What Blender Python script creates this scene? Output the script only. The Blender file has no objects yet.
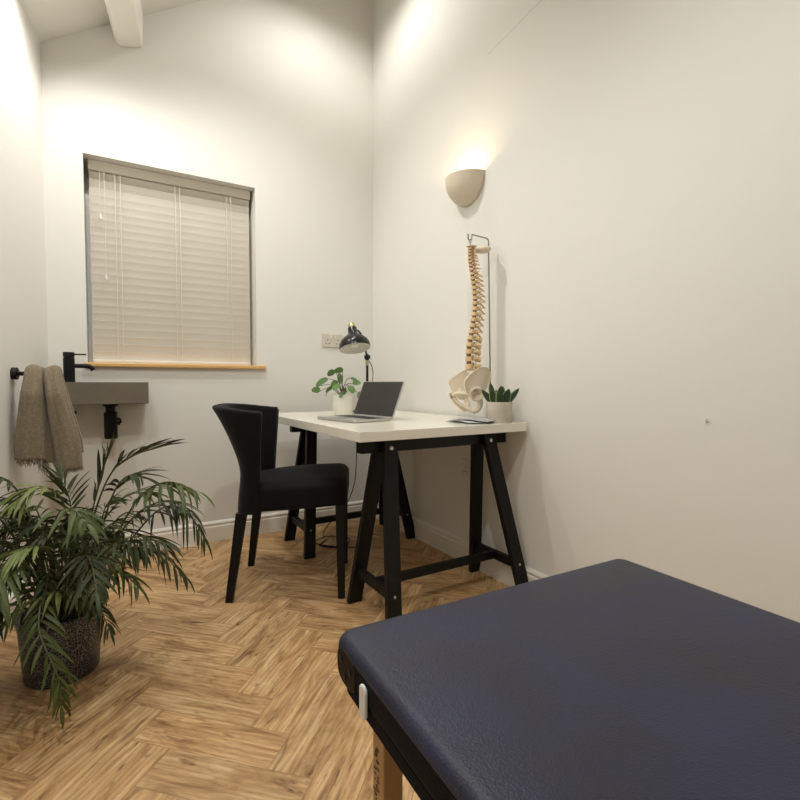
import bpy, bmesh, math, random
from mathutils import Vector, Matrix, Quaternion
R = math.radians
sc = bpy.context.scene
COL = sc.collection

# ------------------------------------------------------------------ camera, world, lights, exposure
CAMZ = 0.908
cam_d = bpy.data.cameras.new('camera'); cam = bpy.data.objects.new('camera', cam_d); COL.objects.link(cam)
cam.location = (0, 0, CAMZ)
cam.rotation_euler = (R(90) - math.atan(17 / 482.0), 0, R(-30.9))
cam_d.sensor_fit = 'HORIZONTAL'; cam_d.sensor_width = 36; cam_d.lens = 36 * 482.0 / 800
cam_d.clip_start = 0.02
sc.camera = cam
w = bpy.data.worlds.new('world'); sc.world = w; w.use_nodes = True
w.node_tree.nodes['Background'].inputs[0].default_value = (0.02, 0.025, 0.04, 1)
w.node_tree.nodes['Background'].inputs[1].default_value = 0.3
sc.view_settings.view_transform = 'Standard'
sc.view_settings.look = 'None'
sc.view_settings.gamma = 1
sc.view_settings.exposure = 0.30
sc.view_settings.use_curve_mapping = False
WARM = (1.0, 0.985, 0.95)

def spot(name, loc, energy, aim=None, size=150, blend=0.7, rad=0.045, color=WARM):
    d = bpy.data.lights.new(name, 'SPOT'); o = bpy.data.objects.new(name, d); COL.objects.link(o)
    o.location = loc; d.energy = energy; d.spot_size = R(size); d.spot_blend = blend
    d.shadow_soft_size = rad; d.color = color
    if aim is None: aim = (loc[0], loc[1], 0)
    v = Vector(aim) - Vector(loc)
    o.rotation_euler = v.to_track_quat('-Z', 'Y').to_euler()
    return o
# recessed downlights of the vaulted ceiling; the last spot is an added fill
spot('downlight', (-0.09, 2.38, 2.60), 17, aim=(0.12, 2.35, 0), size=156)
spot('downlight.001', (1.05, 2.38, 3.32), 19, size=160)
spot('downlight.002', (-0.30, 1.06, 2.42), 21, size=165)
spot('downlight.003', (0.50, 2.05, 2.92), 38, size=142)
spot('downlight.004', (-0.35, -0.60, 2.36), 24, size=165)
spot('fill_spot', (0.28, 0.30, 2.78), 45, size=156)  # unseen fill, added to even out the light on the lower walls

# ------------------------------------------------------------------ materials
def srgb(r, g, b):
    def f(c):
        c /= 255.0
        return c / 12.92 if c <= 0.04045 else ((c + 0.055) / 1.055) ** 2.4
    return (f(r), f(g), f(b), 1)

def mat(name, col, rough=0.5, metal=0.0, bump=0.0, bscale=80, var=0.0, vscale=6, spec=0.5, coat=0, sheen=0, stretch=None, trans=0, sub=0):
    m = bpy.data.materials.new(name); m.use_nodes = True
    nt = m.node_tree; b = nt.nodes['Principled BSDF']
    b.inputs['Base Color'].default_value = col
    b.inputs['Roughness'].default_value = rough
    b.inputs['Metallic'].default_value = metal
    b.inputs['Specular IOR Level'].default_value = spec
    if coat: b.inputs['Coat Weight'].default_value = coat
    if sheen: b.inputs['Sheen Weight'].default_value = sheen; b.inputs['Sheen Roughness'].default_value = 0.4
    if trans: b.inputs['Transmission Weight'].default_value = trans
    tc = nt.nodes.new('ShaderNodeTexCoord'); mp = nt.nodes.new('ShaderNodeMapping')
    nt.links.new(tc.outputs['Object'], mp.inputs[0])
    if stretch: mp.inputs['Scale'].default_value = stretch
    n = nt.nodes.new('ShaderNodeTexNoise'); n.inputs['Scale'].default_value = vscale; n.inputs['Detail'].default_value = 6
    nt.links.new(mp.outputs[0], n.inputs['Vector'])
    mx = nt.nodes.new('ShaderNodeMix'); mx.data_type = 'RGBA'
    v = var
    mx.inputs[6].default_value = tuple(min(1, c * (1 - v)) for c in col[:3]) + (1,)
    mx.inputs[7].default_value = tuple(min(1, c * (1 + v)) for c in col[:3]) + (1,)
    nt.links.new(n.outputs[0], mx.inputs[0]); nt.links.new(mx.outputs[2], b.inputs['Base Color'])
    if bump:
        n2 = nt.nodes.new('ShaderNodeTexNoise'); n2.inputs['Scale'].default_value = bscale; n2.inputs['Detail'].default_value = 4
        nt.links.new(mp.outputs[0], n2.inputs['Vector'])
        bp = nt.nodes.new('ShaderNodeBump'); bp.inputs['Strength'].default_value = bump; bp.inputs['Distance'].default_value = 0.003
        nt.links.new(n2.outputs[0], bp.inputs['Height']); nt.links.new(bp.outputs[0], b.inputs['Normal'])
    return m

M = {}
M['wall'] = mat('wall paint', srgb(230, 228, 221), 0.85, bump=0.08, bscale=35, var=0.012, vscale=1.2, spec=0.2)
M['wall_r'] = mat('wall paint seam', srgb(230, 228, 221), 0.85, bump=0.08, bscale=35, var=0.012, vscale=1.2, spec=0.2)
M['trim'] = mat('trim gloss paint', srgb(236, 232, 222), 0.35, var=0.01)
M['blind'] = mat('blind slats', srgb(226, 220, 208), 0.5, bump=0.1, bscale=200, var=0.02)
M['cord'] = mat('blind cord', srgb(225, 216, 200), 0.8)
M['pine'] = mat('pine', srgb(222, 178, 116), 0.4, var=0.22, vscale=14, stretch=(1, 14, 14), bump=0.05)
M['upvc'] = mat('white window frame', srgb(225, 225, 222), 0.35)
M['black'] = mat('matt black metal', srgb(12, 11, 11), 0.45, var=0.05, spec=0.25)
M['blackwood'] = mat('black painted wood', srgb(11, 10, 10), 0.5, spec=0.3, var=0.15, vscale=10, stretch=(8, 8, 1), bump=0.15, bscale=60)
M['velvet'] = mat('black velvet', srgb(12, 11, 12), 0.8, spec=0.2, var=0.4, vscale=7, sheen=0.32, bump=0.25, bscale=30)
M['velvet'].node_tree.nodes['Principled BSDF'].inputs['Sheen Tint'].default_value = (0.35, 0.33, 0.34, 1)
M['steel'] = mat('bright steel', srgb(200, 200, 200), 0.25, metal=1)
M['chrome'] = mat('stand steel', srgb(150, 150, 152), 0.3, metal=0.9)
M['laminate'] = mat('white laminate', srgb(236, 231, 218), 0.18, var=0.01)
M['concrete'] = mat('grey brown concrete', srgb(112, 103, 88), 0.8, bump=0.3, bscale=70, var=0.16, vscale=12)
M['potcrete'] = mat('pale concrete', srgb(196, 188, 172), 0.85, bump=0.35, bscale=90, var=0.14, vscale=20)
M['plaster'] = mat('sconce plaster', srgb(222, 210, 188), 0.7, bump=0.1, bscale=60, var=0.03)
M['bone'] = mat('bone plastic', srgb(222, 194, 150), 0.5, bump=0.3, bscale=60, var=0.08, vscale=25)
M['pelvis'] = mat('pelvis plastic', srgb(222, 208, 184), 0.45, bump=0.15, bscale=40, var=0.06, vscale=18)
M['disc'] = mat('disc plastic', srgb(150, 104, 62), 0.45, var=0.1)  # ochre discs, darkened to put shadow into the gaps between vertebrae
M['nerve'] = mat('artery plastic', srgb(196, 120, 100), 0.45)
M['whitepot'] = mat('white ceramic', srgb(234, 231, 220), 0.35, var=0.01)
M['soil'] = mat('potting soil', srgb(48, 36, 27), 0.95, bump=0.8, bscale=120, var=0.4, vscale=40)
M['leaf_a'] = mat('palm leaf dark', srgb(54, 62, 33), 0.5, spec=0.3, var=0.35, vscale=9)
M['leaf_b'] = mat('palm leaf mid', srgb(76, 88, 44), 0.5, spec=0.35, var=0.3, vscale=9)
M['leaf_c'] = mat('palm leaf light', srgb(106, 118, 62), 0.5, spec=0.35, var=0.25, vscale=9)
M['stem'] = mat('palm stem', srgb(78, 80, 44), 0.5, var=0.3, vscale=20)
M['round_leaf'] = mat('round leaf', srgb(92, 124, 66), 0.4, var=0.3, vscale=25)
M['succ'] = mat('succulent leaf', srgb(44, 66, 40), 0.35, var=0.35, vscale=40)
M['succ_edge'] = mat('succulent leaf pale edge', srgb(150, 162, 104), 0.4, var=0.1)
M['bronze'] = mat('dark bronze plastic', srgb(38, 27, 21), 0.6, spec=0.15, var=0.25, vscale=40)
M['strap'] = mat('white strap', srgb(225, 223, 218), 0.6)
M['beech'] = mat('beech leg', srgb(176, 138, 92), 0.5, var=0.15, vscale=8, stretch=(14, 14, 1))
M['ink'] = mat('dark print', srgb(60, 42, 28), 0.7)
M['brass'] = mat('brass', srgb(190, 180, 138), 0.4, metal=1)
M['shade_in'] = mat('lamp inner white', srgb(238, 236, 226), 0.5)
M['gloss_black'] = mat('gloss black enamel', srgb(10, 9, 10), 0.25)
M['alu'] = mat('laptop aluminium', srgb(196, 193, 188), 0.32, metal=0.7)
M['screen'] = mat('laptop screen off', srgb(46, 45, 44), 0.25, var=0.02)
M['keys'] = mat('laptop keys', srgb(38, 38, 38), 0.5)
M['paper'] = mat('paper', srgb(214, 212, 208), 0.6, var=0.03)
M['paper_g'] = mat('paper print', srgb(178, 176, 178), 0.6, var=0.45, vscale=30)
M['socket'] = mat('brushed socket plate', srgb(208, 201, 188), 0.4, metal=0.1)
M['socket_w'] = mat('white socket plastic', srgb(222, 218, 208), 0.4)
M['cable'] = mat('black cable', srgb(14, 13, 13), 0.5)
M['wcable'] = mat('white cable', srgb(228, 220, 202), 0.5)
M['bulb'] = mat('bulb glass', srgb(255, 244, 220), 0.3)
b_ = M['bulb'].node_tree.nodes['Principled BSDF']; b_.inputs['Emission Color'].default_value = (1, 0.82, 0.55, 1); b_.inputs['Emission Strength'].default_value = 12

# hairline seam in the right wall paint (object space = world space for that wall)
def seam(m):
    nt = m.node_tree; b = nt.nodes['Principled BSDF']
    src = b.inputs['Base Color'].links[0].from_socket
    tc = nt.nodes.new('ShaderNodeTexCoord'); sp = nt.nodes.new('ShaderNodeSeparateXYZ'); nt.links.new(tc.outputs['Object'], sp.inputs[0])
    nz = nt.nodes.new('ShaderNodeTexNoise'); nz.inputs['Scale'].default_value = 9; nt.links.new(tc.outputs['Object'], nz.inputs['Vector'])
    def mth(op, a, bb):
        n = nt.nodes.new('ShaderNodeMath'); n.operation = op
        for i, v in enumerate((a, bb)):
            if isinstance(v, (int, float)): n.inputs[i].default_value = v
            else: nt.links.new(v, n.inputs[i])
        return n.outputs[0]
    # z = 2.436 + (1.742-y)*0.1 + noise
    line = mth('ADD', mth('MULTIPLY', mth('SUBTRACT', 1.742, sp.outputs[1]), 0.10), 2.428)
    line = mth('ADD', line, mth('MULTIPLY', nz.outputs[0], 0.016))
    d = mth('ABSOLUTE', mth('SUBTRACT', sp.outputs[2], line), 0)
    inn = mth('LESS_THAN', d, 0.0016)
    inn = mth('MULTIPLY', inn, mth('LESS_THAN', sp.outputs[1], 1.76))
    inn = mth('MULTIPLY', inn, mth('GREATER_THAN', sp.outputs[1], 1.1))
    mx = nt.nodes.new('ShaderNodeMix'); mx.data_type = 'RGBA'
    nt.links.new(mth('MULTIPLY', inn, 0.45), mx.inputs[0]); nt.links.new(src, mx.inputs[6]); mx.inputs[7].default_value = srgb(150, 140, 125)
    nt.links.new(mx.outputs[2], b.inputs['Base Color'])
seam(M['wall_r'])

def towel_mat():
    m = mat('taupe wool', srgb(134, 121, 101), 0.95, bump=1.0, bscale=240, var=0.42, vscale=120, sheen=0.3, spec=0.1)
    return m
M['towel'] = towel_mat()

def vinyl_mat():
    m = mat('navy vinyl', srgb(43, 48, 72), 0.42, bump=0.0, spec=0.4)
    nt = m.node_tree; b = nt.nodes['Principled BSDF']
    tc = nt.nodes.new('ShaderNodeTexCoord')
    n1 = nt.nodes.new('ShaderNodeTexNoise'); n1.inputs['Scale'].default_value = 7; n1.inputs['Detail'].default_value = 9; n1.inputs['Roughness'].default_value = 0.65
    nt.links.new(tc.outputs['Object'], n1.inputs['Vector'])
    cr = nt.nodes.new('ShaderNodeValToRGB'); e = cr.color_ramp.elements
    e[0].position = 0.32; e[0].color = srgb(27, 27, 38); e[1].position = 0.70; e[1].color = srgb(35, 39, 68)
    nt.links.new(n1.outputs[0], cr.inputs[0]); nt.links.new(cr.outputs[0], b.inputs['Base Color'])
    v = nt.nodes.new('ShaderNodeTexVoronoi'); v.inputs['Scale'].default_value = 420; nt.links.new(tc.outputs['Object'], v.inputs['Vector'])
    n2 = nt.nodes.new('ShaderNodeTexNoise'); n2.inputs['Scale'].default_value = 120; n2.inputs['Detail'].default_value = 5; nt.links.new(tc.outputs['Object'], n2.inputs['Vector'])
    ad = nt.nodes.new('ShaderNodeMath'); ad.operation = 'ADD'; nt.links.new(v.outputs['Distance'], ad.inputs[0]); nt.links.new(n2.outputs[0], ad.inputs[1])
    bp = nt.nodes.new('ShaderNodeBump'); bp.inputs['Strength'].default_value = 0.35; bp.inputs['Distance'].default_value = 0.0012
    nt.links.new(ad.outputs[0], bp.inputs['Height']); nt.links.new(bp.outputs[0], b.inputs['Normal'])
    mr = nt.nodes.new('ShaderNodeMapRange'); mr.inputs[3].default_value = 0.36; mr.inputs[4].default_value = 0.55
    nt.links.new(n1.outputs[0], mr.inputs[0]); nt.links.new(mr.outputs[0], b.inputs['Roughness'])
    return m
M['vinyl'] = vinyl_mat()
M['vinyl_side'] = mat('darker vinyl lower side', srgb(14, 14, 20), 0.75, spec=0.12, bump=0.3, bscale=300, var=0.1)

def glitter_mat():
    m = mat('black pot with silver pattern', srgb(30, 30, 33), 0.35)
    nt = m.node_tree; b = nt.nodes['Principled BSDF']
    tc = nt.nodes.new('ShaderNodeTexCoord')
    v = nt.nodes.new('ShaderNodeTexVoronoi'); v.inputs['Scale'].default_value = 130; v.feature = 'DISTANCE_TO_EDGE'
    nt.links.new(tc.outputs['Object'], v.inputs['Vector'])
    n = nt.nodes.new('ShaderNodeTexNoise'); n.inputs['Scale'].default_value = 90; nt.links.new(tc.outputs['Object'], n.inputs['Vector'])
    ml = nt.nodes.new('ShaderNodeMath'); ml.operation = 'MULTIPLY'; nt.links.new(v.outputs['Distance'], ml.inputs[0]); nt.links.new(n.outputs[0], ml.inputs[1])
    cr = nt.nodes.new('ShaderNodeValToRGB'); e = cr.color_ramp.elements
    e[0].position = 0.01; e[0].color = srgb(150, 152, 160); e[1].position = 0.045; e[1].color = srgb(30, 30, 34)
    nt.links.new(ml.outputs[0], cr.inputs[0]); nt.links.new(cr.outputs[0], b.inputs['Base Color'])
    bp = nt.nodes.new('ShaderNodeBump'); bp.inputs['Strength'].default_value = 0.6; bp.inputs['Distance'].default_value = 0.003; bp.invert = True
    nt.links.new(ml.outputs[0], bp.inputs['Height']); nt.links.new(bp.outputs[0], b.inputs['Normal'])
    b.inputs['Metallic'].default_value = 0.3
    return m
M['glitter'] = glitter_mat()

def glass_mat():
    m = bpy.data.materials.new('window glass'); m.use_nodes = True
    b = m.node_tree.nodes['Principled BSDF']; b.inputs['Base Color'].default_value = (0.9, 0.95, 0.95, 1)
    b.inputs['Transmission Weight'].default_value = 1; b.inputs['Roughness'].default_value = 0.02; return m
M['glass'] = glass_mat()

def floor_mat():
    m = bpy.data.materials.new('oak herringbone'); m.use_nodes = True
    nt = m.node_tree; b = nt.nodes['Principled BSDF']; N = nt.nodes.new; Lk = nt.links.new
    uv = N('ShaderNodeUVMap'); uv.uv_map = 'UVMap'          # metres along / across each plank, offset per plank
    rnd = N('ShaderNodeAttribute'); rnd.attribute_name = 'plank'; rnd.attribute_type = 'GEOMETRY'
    uv2 = N('ShaderNodeUVMap'); uv2.uv_map = 'Edge'
    def noise(scale_xy, det, rough=0.6, sc_=1.0, dist=0.0):
        mp = N('ShaderNodeMapping'); mp.inputs['Scale'].default_value = (scale_xy[0], scale_xy[1], 1)
        Lk(uv.outputs[0], mp.inputs[0])
        n = N('ShaderNodeTexNoise'); n.inputs['Scale'].default_value = sc_; n.inputs['Detail'].default_value = det
        n.inputs['Roughness'].default_value = rough; n.inputs['Distortion'].default_value = dist
        Lk(mp.outputs[0], n.inputs['Vector']); return n.outputs[0]
    broad = noise((3.0, 15), 6, 0.66, 1.0, 1.8)
    grain = noise((6, 95), 6, 0.7, 1.0, 1.0)
    cr = N('ShaderNodeValToRGB'); e = cr.color_ramp.elements
    e[0].position = 0.31; e[0].color = srgb(140, 100, 60)
    e[1].position = 0.66; e[1].color = srgb(226, 192, 144)
    k = cr.color_ramp.elements.new(0.48); k.color = srgb(200, 160, 110)
    Lk(broad, cr.inputs[0])
    # cathedral grain rings
    mp = N('ShaderNodeMapping'); mp.inputs['Scale'].default_value = (1.0, 6.0, 1); Lk(uv.outputs[0], mp.inputs[0])
    wv = N('ShaderNodeTexWave'); wv.wave_type = 'RINGS'; wv.inputs['Scale'].default_value = 3.2; wv.inputs['Distortion'].default_value = 7.0; wv.inputs['Detail'].default_value = 3; wv.inputs['Detail Scale'].default_value = 1.4
    Lk(mp.outputs[0], wv.inputs['Vector'])
    mx0 = N('ShaderNodeMix'); mx0.data_type = 'RGBA'; mx0.blend_type = 'MULTIPLY'; mx0.inputs[0].default_value = 0.24
    crw = N('ShaderNodeValToRGB'); crw.color_ramp.elements[0].color = srgb(150, 125, 95); crw.color_ramp.elements[1].color = (1, 1, 1, 1)
    crw.color_ramp.elements[0].position = 0.1; crw.color_ramp.elements[1].position = 0.7
    Lk(wv.outputs[0], crw.inputs[0]); Lk(cr.outputs[0], mx0.inputs[6]); Lk(crw.outputs[0], mx0.inputs[7])
    mx1 = N('ShaderNodeMix'); mx1.data_type = 'RGBA'; mx1.blend_type = 'MULTIPLY'; mx1.inputs[0].default_value = 0.30
    crg = N('ShaderNodeValToRGB'); crg.color_ramp.elements[0].position = 0.33; crg.color_ramp.elements[0].color = srgb(150, 128, 100); crg.color_ramp.elements[1].position = 0.56; crg.color_ramp.elements[1].color = (1, 1, 1, 1)
    Lk(grain, crg.inputs[0]); Lk(mx0.outputs[2], mx1.inputs[6]); Lk(crg.outputs[0], mx1.inputs[7])
    # dark streaks and knots
    st = noise((4.5, 22), 4, 0.55, 1.0, 2.6)
    crs = N('ShaderNodeValToRGB'); crs.color_ramp.elements[0].position = 0.27; crs.color_ramp.elements[0].color = srgb(112, 78, 48); crs.color_ramp.elements[1].position = 0.41; crs.color_ramp.elements[1].color = (1, 1, 1, 1)
    Lk(st, crs.inputs[0])
    mx2 = N('ShaderNodeMix'); mx2.data_type = 'RGBA'; mx2.blend_type = 'MULTIPLY'; mx2.inputs[0].default_value = 0.8
    Lk(mx1.outputs[2], mx2.inputs[6]); Lk(crs.outputs[0], mx2.inputs[7])
    # plank to plank variation
    hv = N('ShaderNodeHueSaturation'); mr = N('ShaderNodeMapRange'); mr.inputs[3].default_value = 0.93; mr.inputs[4].default_value = 1.14
    Lk(rnd.outputs['Fac'], mr.inputs[0]); Lk(mr.outputs[0], hv.inputs['Value']); Lk(mx2.outputs[2], hv.inputs['Color'])
    # joints
    sp = N('ShaderNodeSeparateXYZ'); Lk(uv2.outputs[0], sp.inputs[0])
    mn = N('ShaderNodeMath'); mn.operation = 'MINIMUM'; Lk(sp.outputs[0], mn.inputs[0]); Lk(sp.outputs[1], mn.inputs[1])
    crj = N('ShaderNodeMapRange'); crj.inputs[1].default_value = 0.0002; crj.inputs[2].default_value = 0.0014; Lk(mn.outputs[0], crj.inputs[0])
    mx3 = N('ShaderNodeMix'); mx3.data_type = 'RGBA'; mx3.inputs[6].default_value = srgb(150, 114, 74); Lk(crj.outputs[0], mx3.inputs[0]); Lk(hv.outputs[0], mx3.inputs[7])
    Lk(mx3.outputs[2], b.inputs['Base Color'])
    b.inputs['Roughness'].default_value = 0.5
    ad = N('ShaderNodeMath'); ad.operation = 'ADD'; Lk(grain, ad.inputs[0]); Lk(crj.outputs[0], ad.inputs[1])
    bp = N('ShaderNodeBump'); bp.inputs['Strength'].default_value = 0.25; bp.inputs['Distance'].default_value = 0.001
    Lk(ad.outputs[0], bp.inputs['Height']); Lk(bp.outputs[0], b.inputs['Normal'])
    return m
M['floor'] = floor_mat()

# ------------------------------------------------------------------ mesh helpers
def link(name, bm, m, parent=None, smooth=True, bevel=0, segs=2, subsurf=0, solid=0, angle=40):
    bmesh.ops.recalc_face_normals(bm, faces=bm.faces) if not solid else None
    me = bpy.data.meshes.new(name); bm.to_mesh(me); bm.free()
    o = bpy.data.objects.new(name, me); COL.objects.link(o)
    ms = m if isinstance(m, (list, tuple)) else [m]
    for x in ms: me.materials.append(x)
    if smooth:
        for p in me.polygons: p.use_smooth = True
        if not subsurf:
            try: me.set_sharp_from_angle(angle=R(angle))
            except Exception: pass
    if parent: o.parent = parent
    if solid:
        md = o.modifiers.new('solid', 'SOLIDIFY'); md.thickness = solid; md.offset = 0
    if bevel:
        md = o.modifiers.new('bevel', 'BEVEL'); md.width = bevel; md.segments = segs; md.limit_method = 'ANGLE'; md.angle_limit = R(35)
        md.harden_normals = False
    if subsurf:
        md = o.modifiers.new('sub', 'SUBSURF'); md.levels = subsurf; md.render_levels = subsurf
    return o

def thing(name, label, cat, loc=(0, 0, 0), rotz=0, group=None):
    o = bpy.data.objects.new(name, None); COL.objects.link(o)
    o.location = loc; o.rotation_euler = (0, 0, rotz); o.empty_display_size = 0.05
    return tag(o, label, cat, group)

def tag(o, label=None, cat=None, group=None, kind=None):
    if label: o['label'] = label
    if cat: o['category'] = cat
    if group: o['group'] = group
    if kind: o['kind'] = kind
    return o

def box(bm, x0, x1, y0, y1, z0, z1, mi=0, M4=None):
    vs = [bm.verts.new(Vector(p)) for p in ((x0, y0, z0), (x1, y0, z0), (x1, y1, z0), (x0, y1, z0), (x0, y0, z1), (x1, y0, z1), (x1, y1, z1), (x0, y1, z1))]
    if M4:
        for v in vs: v.co = M4 @ v.co
    for f in ((3, 2, 1, 0), (4, 5, 6, 7), (0, 1, 5, 4), (1, 2, 6, 5), (2, 3, 7, 6), (3, 0, 4, 7)):
        fc = bm.faces.new([vs[i] for i in f]); fc.material_index = mi
    return vs

def beam(bm, a, b, w_, h_, up=(0, 0, 1), mi=0, flat_ends=False):
    """rectangular bar from a to b; w_ across, h_ along 'up' side"""
    a = Vector(a); b = Vector(b); d = (b - a).normalized(); up = Vector(up)
    s = d.cross(up).normalized(); u = s.cross(d).normalized()
    vs = []
    for p in (a, b):
        for i, j in ((-1, -1), (1, -1), (1, 1), (-1, 1)):
            q = p + s * (w_ / 2 * i) + u * (h_ / 2 * j)
            if flat_ends:
                t = (p.z - q.z) / d.z; q = q + d * t
            vs.append(bm.verts.new(q))
    for f in ((3, 2, 1, 0), (4, 5, 6, 7), (0, 1, 5, 4), (1, 2, 6, 5), (2, 3, 7, 6), (3, 0, 4, 7)):
        fc = bm.faces.new([vs[i] for i in f]); fc.material_index = mi

def tube(bm, pts, rad, n=10, cap=True, mi=0, flat=1.0):
    pts = [Vector(p) for p in pts]
    rads = rad if isinstance(rad, (list, tuple)) else [rad] * len(pts)
    rings = []; prev = None
    for i, p in enumerate(pts):
        if i == 0: t = pts[1] - pts[0]
        elif i == len(pts) - 1: t = pts[-1] - pts[-2]
        else: t = (pts[i + 1] - pts[i]).normalized() + (pts[i] - pts[i - 1]).normalized()
        t.normalize()
        if prev is None:
            r0 = Vector((0, 0, 1)) if abs(t.z) < 0.9 else Vector((1, 0, 0))
            s = t.cross(r0).normalized()
        else:
            s = (prev - t * prev.dot(t)).normalized()
        prev = s; u = t.cross(s)
        rings.append([bm.verts.new(p + (s * math.cos(2 * math.pi * k / n) + u * math.sin(2 * math.pi * k / n) * flat) * rads[i]) for k in range(n)])
    for a, b in zip(rings, rings[1:]):
        for k in range(n):
            f = bm.faces.new([a[k], a[(k + 1) % n], b[(k + 1) % n], b[k]]); f.material_index = mi
    if cap:
        bm.faces.new(rings[0][::-1]).material_index = mi; bm.faces.new(rings[-1]).material_index = mi

def lathe(bm, prof, n=32, c=(0, 0, 0), M4=None, mi=0, sx=1, sy=1):
    rings = []
    for r, z in prof:
        if r < 1e-6:
            p = Vector((c[0], c[1], c[2] + z)); p = M4 @ p if M4 else p
            rings.append([bm.verts.new(p)])
        else:
            ring = []
            for k in range(n):
                a = 2 * math.pi * k / n
                p = Vector((c[0] + r * math.cos(a) * sx, c[1] + r * math.sin(a) * sy, c[2] + z)); p = M4 @ p if M4 else p
                ring.append(bm.verts.new(p))
            rings.append(ring)
    for a, b in zip(rings, rings[1:]):
        for k in range(n):
            k2 = (k + 1) % n
            if len(a) == 1 and len(b) == 1: continue
            if len(a) == 1: f = bm.faces.new([a[0], b[k2], b[k]])
            elif len(b) == 1: f = bm.faces.new([a[k], a[k2], b[0]])
            else: f = bm.faces.new([a[k], a[k2], b[k2], b[k]])
            f.material_index = mi

def ellipsoid(bm, c, r, n=16, m_=10, M4=None, mi=0):
    prof = [(math.sin(math.pi * i / m_), -math.cos(math.pi * i / m_)) for i in range(m_ + 1)]
    T = Matrix.Translation(c) @ (M4 or Matrix.Identity(4)) @ Matrix.Diagonal((r[0], r[1], r[2], 1))
    prof[0] = (0, -1); prof[-1] = (0, 1)
    lathe(bm, prof, n, M4=T, mi=mi)

def prism(bm, pts, h0, h1, axis='z', M4=None, mi=0):
    def P(a, b, h):
        p = Vector((a, b, h)) if axis == 'z' else (Vector((a, h, b)) if axis == 'y' else Vector((h, a, b)))
        return M4 @ p if M4 else p
    lo = [bm.verts.new(P(a, b, h0)) for a, b in pts]; hi = [bm.verts.new(P(a, b, h1)) for a, b in pts]
    n = len(pts)
    bm.faces.new(lo[::-1]).material_index = mi; bm.faces.new(hi).material_index = mi
    for i in range(n):
        bm.faces.new([lo[i], lo[(i + 1) % n], hi[(i + 1) % n], hi[i]]).material_index = mi

def curve3(pts, n=16):
    """Catmull-Rom through points"""
    P = [Vector(p) for p in pts]; P = [P[0] * 2 - P[1]] + P + [P[-1] * 2 - P[-2]]
    out = []
    for i in range(1, len(P) - 2):
        for k in range(n):
            t = k / n; a, b, c, d = P[i - 1], P[i], P[i + 1], P[i + 2]
            out.append(0.5 * ((2 * b) + (c - a) * t + (2 * a - 5 * b + 4 * c - d) * t * t + (3 * b - a - 3 * c + d) * t ** 3))
    out.append(P[-2]); return out

# ------------------------------------------------------------------ room shell
XR, YB = 1.53, 2.91
LW0 = Vector((-0.262, 2.91, 0)); LDIR = Vector((0.1388, 1, 0)).normalized()      # left wall line
def lw(y): return -0.666 + 0.1388 * y
YF = -1.9
def ceil_z(x): return 2.536 + 0.66 * (x + 0.263)

# floor: individually mapped planks in one mesh
bm = bmesh.new(); uvl = bm.loops.layers.uv.new('UVMap'); ul2 = bm.loops.layers.uv.new('Edge'); pl = bm.faces.layers.float.new('plank')
PL, PW, OX, OY = 0.382, 0.116, 0.380, 0.04
random.seed(5)
def add_plank(x0, y0, horiz):
    Lx, Ly = (PL, PW) if horiz else (PW, PL)
    q = [(x0, y0), (x0 + Lx, y0), (x0 + Lx, y0 + Ly), (x0, y0 + Ly)]
    c45 = math.sqrt(0.5)
    W = [((x - y) * c45 + OX, (x + y) * c45 + OY) for x, y in q]
    if max(p[0] for p in W) < -1.1 or min(p[0] for p in W) > 1.7 or max(p[1] for p in W) < -2 or min(p[1] for p in W) > 3.1: return
    ou, ov = random.random() * 40, random.random() * 40; r = random.random()
    # 3x3 split so that the distance to the edges can be read as UVs
    e = 0.004
    us = [0, e, PL - e, PL]; vs_ = [0, e, PW - e, PW]
    grid = {}
    for i, a in enumerate(us):
        for j, b in enumerate(vs_):
            x, y = (x0 + a, y0 + b) if horiz else (x0 + b, y0 + a)
            grid[i, j] = (bm.verts.new(((x - y) * c45 + OX, (x + y) * c45 + OY, 0)), a, b)
    for i in range(3):
        for j in range(3):
            ks = [(i, j), (i + 1, j), (i + 1, j + 1), (i, j + 1)]
            if not horiz: ks = ks[::-1]
            f = bm.faces.new([grid[k][0] for k in ks]); f[pl] = r
            for lp, k in zip(f.loops, ks):
                a, b = grid[k][1], grid[k][2]
                lp[uvl].uv = (a + ou, b + ov); lp[ul2].uv = (min(a, PL - a), min(b, PW - b))
for m_ in range(-6, 7):
    for k in range(-40, 60):
        add_plank(k * PW + m_ * PL, k * PW - m_ * PL, True)
        add_plank(k * PW + PL + m_ * PL, (k + 1) * PW - PL - m_ * PL, False)
fl = link('floor', bm, M['floor'], smooth=False); tag(fl, kind='structure')
bm = bmesh.new(); box(bm, -1.1, 1.7, -2.1, 3.1, -0.12, -0.004)
tag(link('floor_slab', bm, M['soil'], smooth=False), kind='structure').name = 'floor.001'

# back wall with window opening
WX0, WX1, WZ0, WZ1 = -0.102, 0.747, 1.012, 2.056
bm = bmesh.new()
TH = 0.30
for a in ((-0.9, WX0, 0, 4.1), (WX1, 1.9, 0, 4.1), (WX0, WX1, 0, WZ0 - 0.02), (WX0, WX1, WZ1, 4.1)):
    box(bm, a[0], a[1], YB, YB + TH, a[2], a[3])
tag(link('wall_back', bm, M['wall'], smooth=False), kind='structure')
bm = bmesh.new(); box(bm, XR, XR + 0.15, YF, YB, 0, 4.1)
tag(link('wall_right', bm, M['wall_r'], smooth=False), kind='structure')
bm = bmesh.new()
n_ = Vector((-LDIR.y, LDIR.x, 0)) * 0.15; p0 = Vector((lw(YF), YF, 0)); p1 = Vector((lw(YB), YB, 0))
prism(bm, [(p0.x, p0.y), (p1.x, p1.y), ((p1 + n_).x, (p1 + n_).y), ((p0 + n_).x, (p0 + n_).y)], 0, 2.9)
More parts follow.
